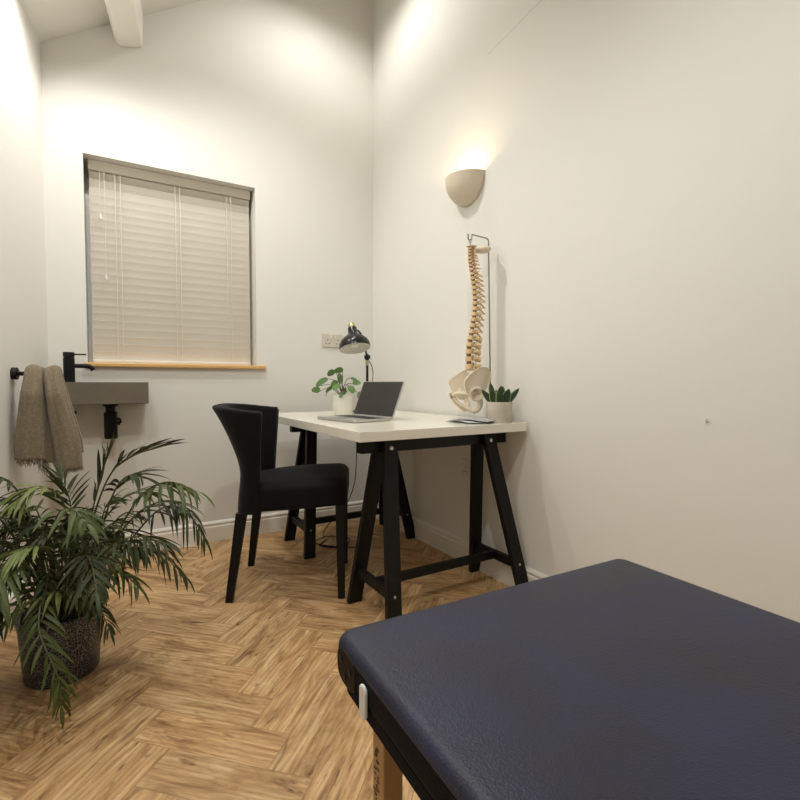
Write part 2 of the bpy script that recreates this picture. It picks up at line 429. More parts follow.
tag(link('wall_left', bm, M['wall'], smooth=False), kind='structure')
bm = bmesh.new(); box(bm, -1.1, 1.7, YF - 0.15, YF, 0, 4.1)
tag(link('wall_front', bm, M['wall'], smooth=False), kind='structure')
bm = bmesh.new()
prism(bm, [(-1.2, ceil_z(-1.2)), (1.7, ceil_z(1.7)), (1.7, ceil_z(1.7) + 0.15), (-1.2, ceil_z(-1.2) + 0.15)], YF - 0.1, YB + 0.05, axis='y')
tag(link('ceiling', bm, M['wall'], smooth=False), kind='structure')
# boxed-in beam under the sloping ceiling
bm = bmesh.new()
secs = []
for t in (0.0, 1.0):
    y = YB - t * 4.7; dx = -(0.1388) * (YB - y) * 1.0
    xa, xb = 0.056 + dx, 0.172 + dx
    secs.append([Vector((xa - 0.03, y, ceil_z(xa - 0.03) + 0.02)), Vector((xa - 0.006, y, 2.645 + 0.66 * dx)), Vector((xa + 0.012, y, 2.628 + 0.66 * dx)),
                 Vector((xb, y, 2.66 + 0.66 * dx)), Vector((xb + 0.005, y, ceil_z(xb) + 0.02))])
R0 = [bm.verts.new(p) for p in secs[0]]; R1 = [bm.verts.new(p) for p in secs[1]]
for i in range(5): bm.faces.new([R0[i], R0[(i + 1) % 5], R1[(i + 1) % 5], R1[i]])
bm.faces.new(R0[::-1]); bm.faces.new(R1)
tag(link('trim_1', bm, M['trim'], smooth=False, bevel=0.008, segs=3), kind='structure')

# moulded skirting boards
def skirting(name, a, b, nrm):
    a = Vector(a); b = Vector(b); nrm = Vector(nrm).normalized()
    prof = [(0.0005, 0), (0.018, 0), (0.018, 0.084), (0.013, 0.090), (0.013, 0.094), (0.0165, 0.099), (0.0165, 0.104), (0.012, 0.110), (0.005, 0.114), (0.0005, 0.115)]
    bm = bmesh.new()
    A = [bm.verts.new(a + nrm * d + Vector((0, 0, z))) for d, z in prof]; B = [bm.verts.new(b + nrm * d + Vector((0, 0, z))) for d, z in prof]
    for i in range(len(prof)):
        j = (i + 1) % len(prof); bm.faces.new([A[i], A[j], B[j], B[i]])
    bm.faces.new(A[::-1]); bm.faces.new(B)
    tag(link(name, bm, M['trim'], smooth=False), kind='structure')
skirting('baseboard_back', (lw(YB), YB, 0), (XR, YB, 0), (0, -1, 0))
skirting('baseboard_right', (XR, YB - 0.018, 0), (XR, YF, 0), (-1, 0, 0))
skirting('baseboard_left', (lw(YF), YF, 0), (lw(YB - 0.02), YB - 0.02, 0), (LDIR.y, -LDIR.x, 0))

# window
win = bpy.data.objects.new('window_1', None); COL.objects.link(win); win.location = ((WX0 + WX1) / 2, YB + 0.17, WZ0); tag(win, kind='structure')
def inwin(o): o.parent = win; o.matrix_parent_inverse = Matrix.Translation(-win.location); return o
bm = bmesh.new(); FY0, FY1 = YB + 0.15, YB + 0.21
for a in ((WX0, WX0 + 0.06, WZ0, WZ1), (WX1 - 0.06, WX1, WZ0, WZ1), (WX0 + 0.06, WX1 - 0.06, WZ0, WZ0 + 0.06), (WX0 + 0.06, WX1 - 0.06, WZ1 - 0.06, WZ1)):
    box(bm, a[0], a[1], FY0, FY1, a[2], a[3])
inwin(link('window_frame', bm, M['upvc'], smooth=False, bevel=0.004))
bm = bmesh.new(); box(bm, WX0 + 0.06, WX1 - 0.06, FY0 + 0.025, FY0 + 0.031, WZ0 + 0.06, WZ1 - 0.06)
inwin(link('pane', bm, M['glass'], smooth=False))
bm = bmesh.new(); box(bm, WX0 + 0.001, WX1 - 0.001, YB + 0.0, YB + 0.15, WZ0 - 0.022, WZ0)
box(bm, -0.115, 0.797, YB - 0.028, YB, WZ0 - 0.022, WZ0)
inwin(link('window_sill', bm, M['pine'], smooth=False, bevel=0.006, segs=3))

# venetian blind
BX0, BX1, BY = -0.084, 0.733, YB + 0.085
bl = thing('venetian_blind', 'closed pale cream slatted venetian blind hanging inside the window recess', 'blind', ((BX0 + BX1) / 2, BY, WZ0 + 0.004))
def inbl(o): o.parent = bl; o.matrix_parent_inverse = Matrix.Translation(-bl.location); return o
bm = bmesh.new(); box(bm, BX0, BX1, BY - 0.028, BY + 0.028, WZ1 - 0.052, WZ1 - 0.001)
inbl(link('headrail', bm, M['blind'], smooth=False, bevel=0.004))
bm = bmesh.new(); zt = WZ1 - 0.066; nsl = 24; pitch = (zt - (WZ0 + 0.05)) / (nsl - 1)
random.seed(3)
for i in range(nsl):
    z = zt - i * pitch
    tilt = R(76) if i > 1 else R(62)
    hw = 0.0255; c, s = math.cos(tilt), math.sin(tilt)
    j = random.uniform(-0.0012, 0.0012)
    pts = []
    for k in range(5):
        t = -1 + k * 0.5; bow = 0.0016 * (1 - t * t)
        pts.append((BY - t * hw * c + bow * s + j, z - 0.012 + t * hw * s - bow * c))
    # thin curved slat, upper edge away from the room
    th = 0.0022
    prof = [(y - th * s / 2, z_ - th * c / 2) for y, z_ in pts] + [(y + th * s / 2, z_ + th * c / 2) for y, z_ in reversed(pts)]
    x0 = BX0 + 0.004 + random.uniform(-0.0015, 0.0015)
    prism(bm, prof, x0, BX1 - 0.004, axis='x')
inbl(link('slats', bm, M['blind'], smooth=False))
bm = bmesh.new(); box(bm, BX0 + 0.004, BX1 - 0.004, BY - 0.024, BY + 0.024, WZ0 + 0.002, WZ0 + 0.018)
inbl(link('bottom_rail', bm, M['blind'], smooth=False, bevel=0.004))
for xl in (0.047, 0.334, 0.607):
    bm = bmesh.new()
    for dx in (-0.012, 0.012): tube(bm, [(xl + dx, BY - 0.024, WZ1 - 0.05), (xl + dx, BY - 0.024, WZ0 + 0.018)], 0.0016, 6)
    inbl(link('ladder_cord', bm, M['cord']))
for dx, zb in ((-0.008, 1.78), (0.012, 1.47)):
    bm = bmesh.new(); xx = -0.025 + dx
    tube(bm, [(xx, BY - 0.034, WZ1 - 0.03), (xx, BY - 0.036, zb)], 0.001, 6)
    pc = inbl(link('pull_cord', bm, M['cord']))
    bm = bmesh.new(); lathe(bm, [(0, 0.0), (0.0065, 0.002), (0.008, 0.012), (0.004, 0.032), (0, 0.034)], 12, (xx, BY - 0.036, zb - 0.03))
    t_ = inbl(link('tassel', bm, M['upvc'])); t_['label'] = 'white pull cord tassel'

# ------------------------------------------------------------------ electrical sockets
def socket(name, label, face, loc, metal, group=None):
    # plate in local XZ, facing -Y
    t = thing(name, label, 'socket', loc, face, group)
    bm = bmesh.new(); box(bm, -0.073, 0.073, -0.009, 0, -0.043, 0.043)
    link('faceplate', bm, M['socket'] if metal else M['socket_w'], t, bevel=0.003, segs=3)
    for sx in (-1, 1):
        bm = bmesh.new(); c = sx * 0.036
        for a, b, hw, hh in ((c, 0.004, 0.0022, 0.005), (c - 0.011, -0.019, 0.0045, 0.0022), (c + 0.011, -0.019, 0.0045, 0.0022)):
            box(bm, a - hw, a + hw, -0.0095, -0.008, b - hh, b + hh)
        link('pin_holes', bm, M['black'], t, smooth=False)
        bm = bmesh.new(); box(bm, sx * 0.014 - 0.005, sx * 0.014 + 0.005, -0.0125, -0.008, 0.016, 0.033)
        link('rocker_switch', bm, M['socket_w'], t, smooth=False, bevel=0.001)
    return t
socket('wall_socket', 'double metal wall socket on the back wall beside the desk lamp', 0, (1.232, YB, 1.180), True)
socket('wall_socket', 'white double wall socket low on the right wall under the desk', R(90), (XR, 1.864, 0.482), False).rotation_euler = (0, 0, R(-90))

# nail heads left in the right wall
bm = bmesh.new(); lathe(bm, [(0, 0.0), (0.004, 0.0), (0.005, 0.002), (0.003, 0.005), (0, 0.0055)], 12, M4=Matrix.Rotation(R(-90), 4, 'Y'))
box(bm, -0.012, 0, -0.002, 0.002, 0.002, 0.007)
o = link('wall_screw', bm, M['whitepot']); o.location = (XR, 0.764, 0.794)
tag(o, 'tiny white painted screw stub sticking out of the bare right wall', 'screw')

# ------------------------------------------------------------------ wall sconce
SY, SZ = 1.895, 1.912
t = thing('wall_sconce', 'cream plaster half bowl wall light glowing upward above the spine model', 'wall light', (XR, SY, SZ))
RX, RY, RZ = 0.115, 0.118, 0.128
def shell(rx, ry, rz, n=28, m_=14, off=0):
    rows = []
    for i in range(m_ + 1):
        ph = (i / m_) * math.pi / 2                     # 0 rim .. 90 bottom
        zz = -rz * math.sin(ph); q = math.cos(ph) ** 0.85
        if i == m_: q = 0.02
        rows.append([Vector((-0.002 - rx * q * math.sin(math.pi * k / n), -ry * q * math.cos(math.pi * k / n), zz)) for k in range(n + 1)])
    return rows
bm = bmesh.new()
outer = [[bm.verts.new(p) for p in r] for r in shell(RX, RY, RZ)]
inner = [[bm.verts.new(p) for p in r] for r in shell(RX - 0.007, RY - 0.007, RZ - 0.008)]
for G, fl_ in ((outer, False), (inner, True)):
    for a, b in zip(G, G[1:]):
        for k in range(len(a) - 1):
            q = [a[k], b[k], b[k + 1], a[k + 1]]
            bm.faces.new(q[::-1] if fl_ else q)
for k in range(len(outer[0]) - 1): bm.faces.new([outer[0][k], outer[0][k + 1], inner[0][k + 1], inner[0][k]])
for side in (0, -1):
    for i in range(len(outer) - 1): bm.faces.new([outer[i][side], inner[i][side], inner[i + 1][side], outer[i + 1][side]])
link('plaster_bowl', bm, M['plaster'], t)
bm = bmesh.new(); pts = [(-(RY + 0.004) * math.cos(math.pi * k / 24), -(RZ + 0.006) * math.sin(math.pi * k / 24) ** 0.9 if 0 < k < 24 else 0) for k in range(25)]
prism(bm, pts, -0.006, 0.0, axis='x')
bp_ = link('backplate', bm, M['socket'], t, smooth=False); bp_['label'] = 'thin grey metal backplate'
bm = bmesh.new(); ellipsoid(bm, (-0.044, 0, -0.070), (0.016, 0.016, 0.022)); lathe(bm, [(0.010, 0), (0.010, 0.02)], 12, (-0.044, 0, -0.104)); 
link('bulb', bm, M['bulb'], t)
bm = bmesh.new(); beam(bm, (0, 0, -0.104), (-0.050, 0, -0.104), 0.02, 0.010); link('bulb_holder', bm, M['socket_w'], t)
d = bpy.data.lights.new('sconce_light', 'POINT'); d.energy = 2.9; d.color = (1.0, 0.80, 0.52); d.shadow_soft_size = 0.014
lo = bpy.data.objects.new('sconce_light', d); COL.objects.link(lo); lo.location = (XR - 0.044, SY + 0.0, SZ - 0.050)

# ------------------------------------------------------------------ wash basin
t = thing('wash_basin', 'small grey brown concrete wall basin with matt black side tap', 'basin', (-0.05, YB, 0.80))
def loc_to(t, o): o.parent = t; o.matrix_parent_inverse = Matrix.Translation(-Vector(t.location)); return o
bm = bmesh.new(); X0, X1, Y0, Y1, Z0, Z1 = -0.255, 0.158, 2.695, YB, 0.806, 0.912
ox = [(X0, Y0), (X1, Y0), (X1, Y1), (X0, Y1)]; ix = [(-0.12, Y0 + 0.025), (X1 - 0.025, Y0 + 0.025), (X1 - 0.025, Y1 - 0.03), (-0.12, Y1 - 0.03)]
ib = [(-0.09, Y0 + 0.05), (X1 - 0.05, Y0 + 0.05), (X1 - 0.05, Y1 - 0.055), (-0.09, Y1 - 0.055)]
V = lambda L_, z: [bm.verts.new((a, b, z)) for a, b in L_]
ob, ot, it, ibv = V(ox, Z0), V(ox, Z1), V(ix, Z1), V(ib, Z1 - 0.075)
bm.faces.new(ob[::-1]); bm.faces.new(ibv)
for i in range(4):
    j = (i + 1) % 4
    bm.faces.new([ob[i], ob[j], ot[j], ot[i]]); bm.faces.new([ot[i], ot[j], it[j], it[i]]); bm.faces.new([it[i], it[j], ibv[j], ibv[i]])
loc_to(t, link('basin_body', bm, M['concrete'], bevel=0.003, smooth=False))
TX, TY = -0.172, 2.79
bm = bmesh.new(); lathe(bm, [(0, 0), (0.0235, 0), (0.0235, 0.115), (0.021, 0.117), (0.021, 0.120), (0.0235, 0.122), (0.0235, 0.140), (0.022, 0.143), (0, 0.143)], 24, (TX, TY, Z1))
tp = loc_to(t, link('tap', bm, M['black']))
bm = bmesh.new(); tube(bm, curve3([(TX + 0.015, TY, Z1 + 0.078), (TX + 0.066, TY, Z1 + 0.078), (TX + 0.086, TY, Z1 + 0.074), (TX + 0.098, TY, Z1 + 0.058)], 6), 0.0105, 14)
s_ = link('spout', bm, M['black'], tp)
bm = bmesh.new(); tube(bm, [(TX + 0.01, TY, Z1 + 0.133), (TX + 0.070, TY, Z1 + 0.134)], 0.0036, 10)
s_ = link('lever', bm, M['black'], tp)
bm = bmesh.new(); TRX, TRY = -0.006, 2.80
lathe(bm, [(0, 0.175), (0.034, 0.175), (0.034, 0.165), (0.021, 0.155), (0.021, 0.135), (0.0295, 0.13), (0.0295, 0.005), (0.027, 0), (0, 0)], 24, (TRX, TRY, 0.631))
tube(bm, [(TRX + 0.01, TRY, 0.715), (TRX + 0.04, TRY, 0.715)], 0.019, 18)
tube(bm, [(TRX + 0.035, TRY, 0.715), (TRX + 0.035, YB, 0.715)], 0.013, 14)
loc_to(t, link('bottle_trap', bm, M['black']))
bm = bmesh.new(); tube(bm, [(-0.17, 2.86, 0.80), (-0.17, 2.86, 0.74)], 0.008, 10); box(bm, -0.185, -0.15, 2.85, 2.87, 0.755, 0.77); tube(bm, [(-0.158, 2.86, 0.745), (-0.158, 2.86, 0.72)], 0.006, 8)
loc_to(t, link('isolation_valve', bm, M['black']))

# ------------------------------------------------------------------ towel rail and towel
RYY = 2.40; RX0 = lw(RYY); RZZ = 0.945
t = thing('towel_rail', 'short matt black towel rail fixed to the left wall', 'towel rail', (RX0, RYY, RZZ))
bm = bmesh.new(); ang = math.atan2(0.1388, 1)
Mr = Matrix.Rotation(-ang, 4, 'Z') @ Matrix.Rotation(R(90), 4, 'Y')
lathe(bm, [(0, 0.0), (0.024, 0.0), (0.024, 0.016), (0.0225, 0.018), (0, 0.018)], 24, M4=Mr); link('wall_flange', bm, M['black'], t)
bm = bmesh.new(); tube(bm, [(0.012, -0.002, 0), (0.150, -0.021, 0)], 0.0085, 14); link('rail', bm, M['black'], t)

# towel: a cloth strip gathered over the rail
def towel():
    bm = bmesh.new(); NS, NT = 46, 60
    x0 = RX0 + 0.045; grid = []
    for i in range(NS + 1):
        s = i / NS                                  # 0 front hem .. 1 back hem
        row = []
        for j in range(NT + 1):
            tt = j / NT
            # two bunched lobes: left lobe and right roll, pinched together on the rail
            drop_f = 0.355 + 0.05 * (1 / (1 + math.exp(-(tt - 0.52) * 26)))
            drop_b = 0.35
            if s < 0.56: dn = (0.56 - s) / 0.56; front = True
            else: dn = (s - 0.56) / 0.44; front = False
            drop = (drop_f if front else drop_b) * dn
            k = min(1, drop / 0.10)
            spread = 0.104 + 0.096 * min(1, drop / 0.30) ** 0.9
            cx = RX0 + 0.098 + 0.004 * dn
            x = cx + (tt - 0.47) * spread + 0.020 * dn * (1 if tt > 0.5 else 0)
            # folds in depth
            lob = 0.030 * abs(math.sin(math.pi * (tt * 2.0 + 0.02))) ** 0.6
            valley = -0.034 * math.exp(-((tt - 0.49 - 0.05 * dn) / 0.035) ** 2)
            fold = (lob + valley + 0.0035 * math.sin(tt * 23 + dn * 4) + 0.001 * math.sin(tt * 57 - dn * 9))
            bulge = 0.012 + 0.02 * k
            if front: y = -(bulge + fold * (0.35 + 0.65 * k))
            else: y = (bulge * 0.8 + 0.010 * math.sin(tt * 9))
            rr = 0.012 + 0.008 * math.sin(math.pi * tt) + 0.008 * math.sin(tt * 9)
            a = min(1.0, drop / 0.045)
            z = rr * (1 - a) ** 0.5 if a < 1 else 0
            zz = RZZ + 0.010 + rr * math.cos(a * math.pi / 2) - max(0, drop - 0.01)
            yy = y * math.sin(a * math.pi / 2)
            row.append(bm.verts.new((x, RYY - 0.012 + yy, zz)))
        grid.append(row)
    for a, b in zip(grid, grid[1:]):
        for j in range(NT): bm.faces.new([a[j], a[j + 1], b[j + 1], b[j]])
    return bm, grid
bm, grid = towel()
fr = [(grid[0][j].co.copy()) for j in range(0, 61)]
o = link('hand_towel', bm, M['towel'], solid=0.011, subsurf=1)
tag(o, 'taupe woven towel with fringed ends draped over the black rail', 'towel')
bm = bmesh.new(); random.seed(8)
for j in list(range(3, 31)) + list(range(33, 60, 1)):
    for q in range(4):
        p = fr[min(60, j)] + Vector((random.uniform(-0.004, 0.004), random.uniform(-0.006, 0.014), 0.004))
        L_ = random.uniform(0.018, 0.04) if j > 31 else random.uniform(0.03, 0.065)
        if j > 44 or j < 23: L_ *= 0.5
        tube(bm, [p, p + Vector((random.uniform(-0.003, 0.003), 0, -L_ * 0.5)), p + Vector((random.uniform(-0.008, 0.008), 0, -L_))], [0.0013, 0.001, 0.0004], 5)
link('fringe', bm, M['towel'], o)

# ------------------------------------------------------------------ desk (table top on two trestles)
DX0, DX1, DY0, DY1, DZ = 0.724, 1.511, 1.478, 2.685, 0.74
DT = 0.036
bm = bmesh.new(); box(bm, 0, DX1 - DX0, 0, DY1 - DY0, 0, DT)
o = link('worktop', bm, M['laminate'], smooth=False, bevel=0.0015); o.location = (DX0, DY0, DZ - DT)
tag(o, 'white laminate worktop of the desk, resting on two black trestles', 'worktop')

def trestle(yc, label, ls=0.0):
    t = thing('trestle', label, 'trestle', (1.165, yc, 0), 0, 'black trestles under the white desk top')
    ZT = DZ - DT
    bm = bmesh.new(); box(bm, -0.372 + ls * 1.3, 0.350 - ls * .5, -0.019, 0.019, ZT - 0.061, ZT)
    link('crossbeam', bm, M['blackwood'], t, smooth=False, bevel=0.0015)
    sp = 0.165
    for sx, xt, xb in ((-1, -0.258 + ls, -0.316 + ls * .7), (1, 0.228, 0.328)):
        legs = {}
        for sy in (-1, 1):
            bm = bmesh.new()
            a = Vector((xt, sy * 0.031, ZT - 0.002)); b = Vector((xb, sy * sp, 0))
            beam(bm, a, b, 0.058, 0.024, up=(0, 1, 0), flat_ends=True)
            leg = link('leg', bm, M['blackwood'], t, smooth=False, bevel=0.0015)
            d = (b - a).normalized(); s = d.cross(Vector((0, 1, 0))).normalized(); nn = s.cross(d).normalized() 
            if nn.y * sy < 0: nn = -nn
            for zz in (ZT - 0.044, 0.135):
                f = (a.z - zz) / (a.z - b.z); p = a.lerp(b, f) + nn * 0.0125
                bm = bmesh.new(); q = nn.to_track_quat('Z', 'Y').to_matrix().to_4x4()
                lathe(bm, [(0, -0.002), (0.0085 if zz > 0.3 else 0.0055, -0.002), (0.0085 if zz > 0.3 else 0.0055, 0.0015), (0.005 if zz > 0.3 else 0.003, 0.003), (0, 0.003)], 16, M4=Matrix.Translation(p) @ q)
                bt = link('bolt', bm, M['steel'], leg); bt['label'] = 'shiny steel bolt head'
        f = (ZT - 0.135) / ZT; xx = xt + (xb - xt) * f; yy = 0.031 + (sp - 0.031) * f
        bm = bmesh.new(); beam(bm, (xx, -yy + 0.012, 0.135), (xx, yy - 0.012, 0.135), 0.024, 0.036)
        link('end_brace', bm, M['blackwood'], t, smooth=False, bevel=0.0015)
    bm = bmesh.new(); beam(bm, (-0.294 + ls * .7, 0, 0.138), (0.300, 0, 0.138), 0.022, 0.034)
    link('stretcher', bm, M['blackwood'], t, smooth=False, bevel=0.0015)
    return t
trestle(1.625, 'black wooden trestle under the near end of the desk, closest to the navy couch')
trestle(2.530, 'black wooden trestle under the far end of the desk, behind the chair', 0.026)

# ------------------------------------------------------------------ chair
ch = thing('dining_chair', 'black velvet tub-backed chair with tapered black legs facing the white desk', 'chair', (0.702, 2.133, 0), math.atan2(-0.442, 0.897))
def superU(xf, xr, w_, p, n=36, fl_=0):
    out = []
    for i in range(n + 1):
        a = -math.pi / 2 + math.pi * i / n
        c, s = abs(math.cos(a)), math.sin(a)
        out.append((xf - (xf - xr) * (c ** p), w_ * math.copysign(abs(s) ** p, s)))
    return out
bm = bmesh.new(); NZ = 14; rows_o = []; rows_i = []
for i in range(NZ + 1):
    f = i / NZ; z = 0.36 + f * (0.802 - 0.36)
    flare = max(0, (f - 0.25) / 0.75) ** 2.0
    xr = -0.222 - 0.115 * flare + 0.012 * math.exp(-((f - 0.4) / 0.2) ** 2)
    w_ = 0.200 + 0.012 * flare - 0.012 * math.exp(-((f - 0.35) / 0.25) ** 2)
    xf = -0.118 + 0.022 * f
    P_ = 0.62 + 0.16 * f
    U = superU(xf, xr, w_, P_); Ui = superU(xf + 0.0, xr + 0.042, w_ - 0.034, P_)
    n = len(U)
    dz = [0.0 if f < 0.5 else -0.024 * (f - 0.5) * 2 * abs(2 * k / (n - 1) - 1) ** 2 for k in range(n)]
    rows_o.append([Vector((x, y, z + dz[k])) for k, (x, y) in enumerate(U)])
    rows_i.append([Vector((x, y, z + dz[k])) for k, (x, y) in enumerate(Ui)])
# closed cross-section rings: up the outer face, over a rounded rim, down the inner face
n = len(rows_o[0]); rings = []
for k in range(n):
    po, pi_ = rows_o[-1][k], rows_i[-1][k]; mid = (po + pi_) / 2
    rim = [po.lerp(mid, 0.12) + Vector((0, 0, 0.008)), mid + Vector((0, 0, 0.013)), pi_.lerp(mid, 0.12) + Vector((0, 0, 0.008))]
    rings.append([bm.verts.new(p) for p in [r[k] for r in rows_o] + rim + [r[k] for r in reversed(rows_i)]])
m_ = len(rings[0])
for a, b in zip(rings, rings[1:]):
    for k in range(m_): bm.faces.new([a[k], b[k], b[(k + 1) % m_], a[(k + 1) % m_]])
for ring, sgn in ((rings[0], 1), (rings[-1], -1)):
    # flat padded wing edge: fan of quads between outer and inner columns
    for i in range(NZ):
        q = [ring[i], ring[i + 1], ring[m_ - 2 - i], ring[m_ - 1 - i]]
        bm.faces.new(q if sgn > 0 else q[::-1])
    q = [ring[NZ], ring[NZ + 1], ring[NZ + 2], ring[NZ + 3], ring[NZ + 4]]
    bm.faces.new(q if sgn > 0 else q[::-1])
bk = link('backrest', bm, M['velvet'], ch, bevel=0.007, segs=3, angle=60)
# piping along both wing edges
for k in (0, n - 1):
    bm = bmesh.new()
    tube(bm, [r[k] + Vector((0.001, 0, 0)) for r in rows_o[3:]], 0.003, 8)
    link('piping', bm, M['velvet'], bk)
# seat: padded block, tilting up towards the front
bm = bmesh.new(); NX, NY = 20, 16; top = []; bot = []
def seat_pt(u, v, up):
    x = -0.175 + 0.430 * u; y = (v - 0.5) * 2
    hw = 0.182 + 0.028 * min(1, u * 1.6) - 0.030 * max(0, (u - 0.9) / 0.1) ** 2
    e = max(0, 1 - (1 - abs(y)) / 0.16); e2 = max(0, (u - 0.9) / 0.1)
    crown = 0.036 * (1 - y * y) * (0.6 + 0.4 * math.sin(math.pi * min(1, u + 0.05)))
    zt_ = 0.474 + 0.032 * u + crown - 0.018 * e ** 2.2 - 0.022 * e2 ** 2.2
    zb_ = 0.362 + 0.034 * u
    return Vector((x, y * hw, zt_ if up else zb_))
top = [[bm.verts.new(seat_pt(i / NX, j / NY, True)) for j in range(NY + 1)] for i in range(NX + 1)]
bot = [[bm.verts.new(seat_pt(i / NX, j / NY, False)) for j in range(NY + 1)] for i in range(NX + 1)]
for i in range(NX):
    for j in range(NY):
        bm.faces.new([top[i][j], top[i + 1][j], top[i + 1][j + 1], top[i][j + 1]]); bm.faces.new([bot[i][j + 1], bot[i + 1][j + 1], bot[i + 1][j], bot[i][j]])
for i in range(NX):
    bm.faces.new([bot[i][0], bot[i + 1][0], top[i + 1][0], top[i][0]]); bm.faces.new([top[i][NY], top[i + 1][NY], bot[i + 1][NY], bot[i][NY]])
for j in range(NY):
    bm.faces.new([top[0][j], top[0][j + 1], bot[0][j + 1], bot[0][j]]); bm.faces.new([bot[NX][j], bot[NX][j + 1], top[NX][j + 1], top[NX][j]])
link('seat', bm, M['velvet'], ch, bevel=0.012, segs=4, angle=60)
for sy in (-1, 1):
    for (xa, ya, za, xb, yb) in ((0.226, 0.172, 0.395, 0.230, 0.198), (-0.185, 0.172, 0.366, -0.233, 0.200)):
        bm = bmesh.new()
        def sq(c, h): return [bm.verts.new(c + Vector((i * h, j * h, 0))) for i, j in ((-1, -1), (1, -1), (1, 1), (-1, 1))]
        a = sq(Vector((xa, ya * sy, za)), 0.021); b = sq(Vector((xb, yb * sy, 0)), 0.0145)
        bm.faces.new(a); bm.faces.new(b[::-1])
        for i in range(4): bm.faces.new([b[i], b[(i + 1) % 4], a[(i + 1) % 4], a[i]])
        link('leg', bm, M['blackwood'], ch, smooth=False, bevel=0.002)

# ------------------------------------------------------------------ treatment couch
CX0, CX1, CY1, CY0, CZ = 0.262, 0.868, 0.594, -1.25, 0.564
cc = thing('treatment_couch', 'navy vinyl padded treatment couch on beech legs in the foreground', 'massage table', ((CX0 + CX1) / 2, (CY0 + CY1) / 2, 0))
def incc(o): o.parent = cc; o.matrix_parent_inverse = Matrix.Translation(-cc.location); return o
def rrect(x0, x1, y0, y1, r, n=8):
    out = []
    for cx, cy, a0 in ((x1 - r, y1 - r, 0), (x0 + r, y1 - r, 90), (x0 + r, y0 + r, 180), (x1 - r, y0 + r, 270)):
        for k in range(n + 1):
            a = R(a0 + 90 * k / n); out.append((cx + r * math.cos(a), cy + r * math.sin(a)))
    return out
bm = bmesh.new(); rings = []
prof = []                                              # (inset, z)
for k in range(9):
    a = math.pi / 2 * k / 8; prof.append((0.017 * (1 - math.cos(a)), CZ - 0.017 + 0.017 * math.sin(a)))
prof = [(0.012, CZ - 0.056), (0.002, CZ - 0.050), (0.0, CZ - 0.042)] + prof + [(0.06, CZ + 0.0015), (0.12, CZ + 0.002)]
for ins, z in prof:
    rings.append([bm.verts.new((x, y, z)) for x, y in rrect(CX0 + ins, CX1 - ins, CY0 + ins, CY1 - ins, max(0.020 - ins * 0.4, 0.010))])
for a, b in zip(rings, rings[1:]):
    m_ = len(a)
    for k in range(m_): bm.faces.new([a[k], a[(k + 1) % m_], b[(k + 1) % m_], b[k]])
bm.faces.new(rings[-1]); bm.faces.new(rings[0][::-1])
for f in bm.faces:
    if f.calc_center_median().z < CZ - 0.024 : f.material_index = 1  # lower side faces get a darker vinyl than the navy top
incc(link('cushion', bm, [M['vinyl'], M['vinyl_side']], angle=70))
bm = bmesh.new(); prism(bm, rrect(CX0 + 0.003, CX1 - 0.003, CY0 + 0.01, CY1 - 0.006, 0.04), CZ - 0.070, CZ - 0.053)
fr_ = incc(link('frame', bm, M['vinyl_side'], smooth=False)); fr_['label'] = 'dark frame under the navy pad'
# bronze plate with drilled holes near the far left corner
bm = bmesh.new()
pts = []
for k in range(28):
    a = 2 * math.pi * k / 28; pts.append((0.550 + 0.031 * math.copysign(abs(math.cos(a)) ** 0.7, math.cos(a)), CZ - 0.036 + 0.023 * math.copysign(abs(math.sin(a)) ** 0.7, math.sin(a))))
prism(bm, pts, CX0 - 0.0012, CX0 + 0.004, axis='x')
pt_ = incc(link('socket_plate', bm, M['bronze'], smooth=False, bevel=0.0015)); pt_['label'] = 'dark bronze oval plate with three holes'
bm = bmesh.new()
for yy, zz in ((0.566, CZ - .028), (0.535, CZ - .032), (0.552, CZ - .047)):
    lathe(bm, [(0, 0), (0.0046, 0), (0.0046, 0.0012), (0, 0.0012)], 14, M4=Matrix.Translation((CX0 - 0.0013, yy, zz)) @ Matrix.Rotation(R(-90), 4, 'Y'))
h_ = link('screw_holes', bm, M['black'], smooth=False); h_.parent = pt_
bm = bmesh.new()
pts = []
for k in range(17): a = math.pi * k / 16; pts.append((0.490 + 0.0095 * math.cos(a), 0.533 + 0.0085 * math.sin(a)))
for k in range(17): a = math.pi + math.pi * k / 16; pts.append((0.490 + 0.0095 * math.cos(a), 0.508 + 0.0085 * math.sin(a)))
prism(bm, pts, CX0 - 0.0045, CX0 - 0.0002, axis='x')
s_ = incc(link('strap_tab', bm, M['strap'], smooth=False, bevel=0.002)); s_['label'] = 'small white pull tab on the couch side'
for lx0, lx1 in ((0.306, 0.336), (CX1 - 0.070, CX1 - 0.038)):
    for ly0, ly1 in ((0.528, 0.562), (CY0 + 0.04, CY0 + 0.074)):
        bm = bmesh.new(); box(bm, lx0, lx1, ly0, ly1, 0, CZ - 0.0705)
        lg = incc(link('leg', bm, M['beech'], smooth=False, bevel=0.002))
        if lx0 == 0.306 and ly0 == 0.528:
            bm = bmesh.new(); random.seed(4)
            z = 0.405
            while z > 0.31:      # worn vertical lettering burnt into the leg
                h = random.uniform(0.004, 0.008)
                for q in range(5):
                    y0 = 0.543 + random.uniform(-0.002, 0.009); zz = z - random.uniform(0, h)
                    box(bm, lx0 - 0.0003, lx0 + 0.0005, y0, y0 + random.uniform(0.002, 0.008), zz, zz + random.uniform(0.0012, 0.003))
                z -= h + 0.003
            k_ = link('printed_lettering', bm, M['ink'], smooth=False); k_.parent = lg

_pv = Vector((CX1, CY1, 0)); _rz = R(-2.3)
cc.location = _pv + Matrix.Rotation(_rz, 3, 'Z') @ (Vector(cc.location) - _pv); cc.rotation_euler = (0, 0, _rz)

